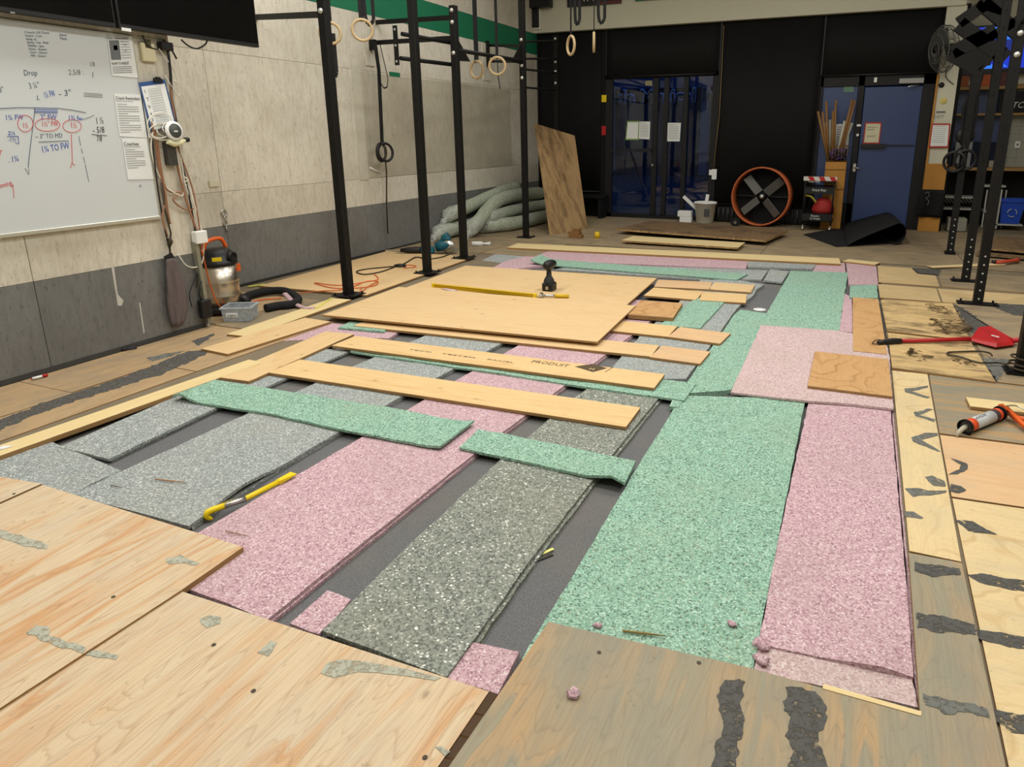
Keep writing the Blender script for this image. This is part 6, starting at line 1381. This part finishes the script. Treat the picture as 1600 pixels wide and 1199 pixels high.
fs += [(p_, N+p_, N+q_, q_) for p_, q_ in zip(rg, rg[1:]+rg[:1])]
m.add(vs, fs, 0, True); m.build('folded_layer', BLKR, mt_)
# ---------------------------------------------------------------- recess on the right
YR = 13.28
def rc_(px, py, d=0): return SY(px, py, YR-d)
bwz0, bwz1 = rc_(1520,262).z, rc_(1520,138).z
wn_ = struct_empty('window_1', (1.25, YR, bwz0))
xs = [1.24, rc_(1545,200).x, rc_(1580,200).x+.02, 3.6]
for i in range(2):
    m = MB(); m.box(xs[i]+.0, xs[i+1]-.02, YR-.01, YR+.0, bwz0, bwz1); m.build('pane', BLUEF, wn_)
m = MB(); m.box(1.22, 3.6, YR-.03, YR+.01, bwz1, bwz1+.05); m.build('frame', SHELFW, wn_)
m = MB(); a = rc_(1582,180,.05); m.box(a.x, 4.2, YR-.06, YR-.03, rc_(1590,262,.05).z, a.z); pg = m.build('pegboard', P('pegboard_grey', S(150,150,138), .8, var=.06, scale=40), None, (a.x, YR-.05, 1)); tag(pg, 'grey wire-lined board behind the counter at right', 'board')
for i in range(9):
    m = MB(); x = a.x+.02+i*.12; m.box(x, x+.005, YR-.0625, YR-.06, .98, a.z); m.build('groove', INKG, pg)
for i in range(6):
    m = MB(); z = 1.08+i*.12; m.box(a.x, 4.2, YR-.0625, YR-.06, z, z+.005); m.build('groove', INKG, pg)
def shelf(label, py, h, d=.28, name='wall_shelf'):
    z = rc_(1540, py, d).z; m = MB(); m.box(1.22, 4.2, YR-d, YR-.012, z-h, z); return tag(m.build(name, SHELFW, None, (1.3, YR-.1, z), bevel=.002), label, 'shelf', 'shelves in the right recess'), z
s1, zs_1 = shelf('upper wooden shelf right of the white column carrying boxes', 135, .045)
s2, zs_2 = shelf('lower wooden shelf right of the white column', 177, .035, .26)
yc = 12.75
zc1 = SY(1520,262,yc).z; m = MB(); m.box(1.18, 4.2, yc, YR-.07, zc1-.045, zc1); tag(m.build('counter', SHELFW, None, (1.2, yc, zc1), bevel=.003), 'wooden counter top running along the right recess', 'counter')
m = MB(); m.box(1.2, 4.2, YR-.06, YR-.02, .0, zc1-.05); tag(m.build('counter_back_panel', BLACKP, None, (1.2, YR-.05, 0)), 'black panel closing the space under the counter', 'panel')
def bxs(label, px0, py0, px1, py1, d, mt, dep=.2, cat='box', name='supply_box', grp='boxes on the upper shelf', zb=None, parts=None):
    A, B = rc_(px0, py0, d), rc_(px1, py1, d); z0_ = (B.z if zb is None else zb); m = MB(); m.box(A.x, B.x, YR-d, YR-d+dep, z0_+.001, A.z); return tag(m.build(name, mt, None, (A.x, YR-d, z0_), bevel=.004), label, cat, grp)
bxs('brown cardboard box at the left end of the upper shelf', 1493, 119, 1513, 132, .26, P('brown_card', S(142,80,44), .7, var=.2), zb=zs_1)
bxs('orange box with pale lettering on the upper shelf between the posts', 1532, 117, 1547, 132, .26, P('orange_card', S(176,86,46), .7, var=.25, scale=30), zb=zs_1)
bxs('dark box with pink lettering on the upper shelf', 1562, 113, 1577, 132, .26, P('dark_pink_card', S(90,52,54), .7, var=.5, scale=26), zb=zs_1)
kb = bxs('black printed poster board on the lower shelf', 1563, 144, 1640, 176, .20, P('shirt_black', S(20,20,26), .8), .04, 'poster', 'poster_board', None, zb=zs_2)
A = rc_(1567,169,.20); write('KITCH', (A.x, YR-.205, A.z), (1,0,0), (0,0,1), .13, WHITEI, kb, 'lettering', .002, .0004, rc_(1610,169,.2).x-A.x, shear=.25)
bxs('white box on the counter behind the strap bundle', 1494, 222, 1524, 258, .30, P('carton_white', S(150,154,158), .6), .15, 'box', 'carton', None, zb=zc1)
bxs('navy cloth bag on the counter between the right posts', 1521, 222, 1553, 255, .34, P('navy_cloth', S(18,24,44), .9, var=.3), .2, 'bag', 'cloth_bag', None, zb=zc1)
bxs('pale flat tray on the counter between the right posts', 1546, 251, 1562, 258, .4, P('pale_tray', S(146,140,124), .6), .2, 'tray', 'tray', None, zb=zc1)
p = rc_(1590,226,.08); m = MB(); m.box(p.x-.035,p.x+.035,p.y,p.y+.02,p.z-.05,p.z+.05); m.box(p.x-.015,p.x+.015,p.y-.004,p.y,p.z-.018,p.z+.018,1); tag(m.build('tag_card', [PAPER, INKG], None, p), 'small white card hung on the grey wire-lined board', 'card')
# television in the recess
a, c = rc_(1493,46,.12), rc_(1596,106,.12); c2 = rc_(1640,106,.12)
tvr = thing('television', 'lit television with a blue picture behind the right rig', 'television', (a.x, YR-.15, c.z), 'wall screens')
m = MB(); m.box(a.x, c2.x, YR-.16, YR-.06, c.z-.09, a.z+.03); m.build('case', BLK, tvr, bevel=.004)
t = NT('tv_picture'); v = t.co((1,1,1), rand=False); vo = t.n('ShaderNodeTexVoronoi'); vo.inputs['Scale'].default_value = 4.5; t.l(v, vo.inputs['Vector'])
sp = t.n('ShaderNodeSeparateColor'); t.l(vo.outputs['Color'], sp.inputs[0]); cL = t.ramp(sp.outputs[0], [(0, S(20,50,190)), (.3, S(50,120,230)), (.5, S(20,40,120)), (.65, S(120,180,240)), (.8, S(40,60,200)), (.92, S(190,120,200))], 'CONSTANT')
t.b.inputs['Base Color'].default_value = K0; t.l(cL, t.b.inputs['Emission Color']); t.b.inputs['Emission Strength'].default_value = 1.1; TVM = t.mat
m = MB(); m.box(a.x+.02, c2.x-.02, YR-.163, YR-.1605, c.z, a.z); m.build('screen', TVM, tvr)
# wire rack under the counter
A, B = SY(1473,308,12.6), SY(1570,330,12.6)
wr_ = thing('wire_rack', 'white metal rack shelves under the counter', 'rack', (A.x, 12.7, 0))
WR = P('white_rack_paint', S(170,170,164), .5)
for py, x0_, x1_ in ((308,1473,1524),(326,1470,1520),(291,1538,1572),(331,1538,1566)):
    pA, pB = SY(x0_, py, 12.6), SY(x1_, py, 12.6); m = MB(); m.box(pA.x, pB.x, 12.6, 12.95, pA.z-.012, pA.z+.012); m.build('shelf', WR, wr_)
for px in (1472,1522,1540,1570):
    pA = SY(px, 320, 12.62); m = MB(); m.box(pA.x-.01, pA.x+.01, 12.66, 12.69, .002, .60); m.build('upright', WR, wr_)
m = MB()
for i in range(10):
    pA = SY(1474+5*i, 310, 12.61); m.tube([(pA.x,12.61,pA.z),(pA.x+.07,12.62,pA.z-.08)], .003, 4)
o = m.build('wire_brackets', WR, wr_); o['kind'] = 'stuff'
# recycling bin
A, B = SY(1566,311,12.5), SY(1596,344,12.5); w2 = B.x-A.x
rb_ = thing('recycling_bin', 'blue recycling bin with a white arrows emblem under the counter', 'bin', (A.x, 12.5, 0))
m = MB(); z0_, z1_ = .10, A.z; e = .05
bt_ = [(A.x+e*.5,12.5+.02,z0_),(B.x-e*.5,12.52,z0_),(B.x-e*.5,12.78,z0_),(A.x+e*.5,12.78,z0_)]; tp = [(A.x-.01,12.5,z1_),(B.x+.03,12.5,z1_),(B.x+.03,12.8,z1_),(A.x-.01,12.8,z1_)]
tpi = [(x*.96+(A.x+B.x)/2*.04,y*.96+12.65*.04,z) for x, y, z in tp]; bti = [(x*.96+(A.x+B.x)/2*.04,y*.96+12.65*.04,z+.02) for x, y, z in bt_]
m.add(bt_+tp+tpi+bti, [(3,2,1,0)]+[(i,(i+1)%4,4+(i+1)%4,4+i) for i in range(4)]+[(4+i,4+(i+1)%4,8+(i+1)%4,8+i) for i in range(4)]+[(8+i,8+(i+1)%4,12+(i+1)%4,12+i) for i in range(4)]+[(12,13,14,15)]); m.build('tub', BLUE, rb_)
m = MB(); m.box(A.x-.02, B.x+.04, 12.485, 12.5, z1_-.05, z1_+.005); m.build('rim', BLUE, rb_, bevel=.003)
ec_ = Vector(((A.x+B.x)/2+.01, 12.503, (z0_+z1_)/2-.02))
for i in range(3):
    a0 = PI/2+i*2*PI/3; m = MB()
    P1 = [ec_+Vector((math.cos(a0+s_)*.062, 0, math.sin(a0+s_)*.062)) for s_ in (.2,.6,1.0,1.4,1.65)]; m.tube([p+Vector((0,-.006,0)) for p in P1], [.014,.014,.014,.022,.003], 6, flat=.3); m.build('arrow_emblem', WHITEI, rb_)
m = MB(); m.box(A.x-.04, A.x-.02, 12.45, 12.85, .02, .62); m.box(A.x-.04, B.x+.02, 12.45, 12.85, .075, .095); m.build('stand', WR, rb_)
p = SY(1501,358,12.2); p = G(1494,362,.0); m = MB(); m.box(p.x-.13,p.x+.13,p.y,p.y+.25,.002,.20); tag(m.build('concrete_block', P('pale_block', S(136,134,122), .9, var=.1, bump=.3), None, p, bevel=.01), 'pale block on the floor behind the first right post', 'block')
# exit signs and stickers left of the doors
p = bk(944,154,.01); m = MB(); m.box(p.x-.05,p.x+.04,YB-.006,YB,p.z-.06,p.z+.06); tag(m.build('yellow_sticker', YEL, None, p), 'yellow sticker on the frame left of the glass doors', 'sticker')
p = bk(944,204,.01); m = MB(); m.box(p.x-.05,p.x+.03,YB-.006,YB,p.z-.08,p.z+.08); tag(m.build('red_sticker', RED, None, p), 'red sticker below the yellow one left of the glass doors', 'sticker')
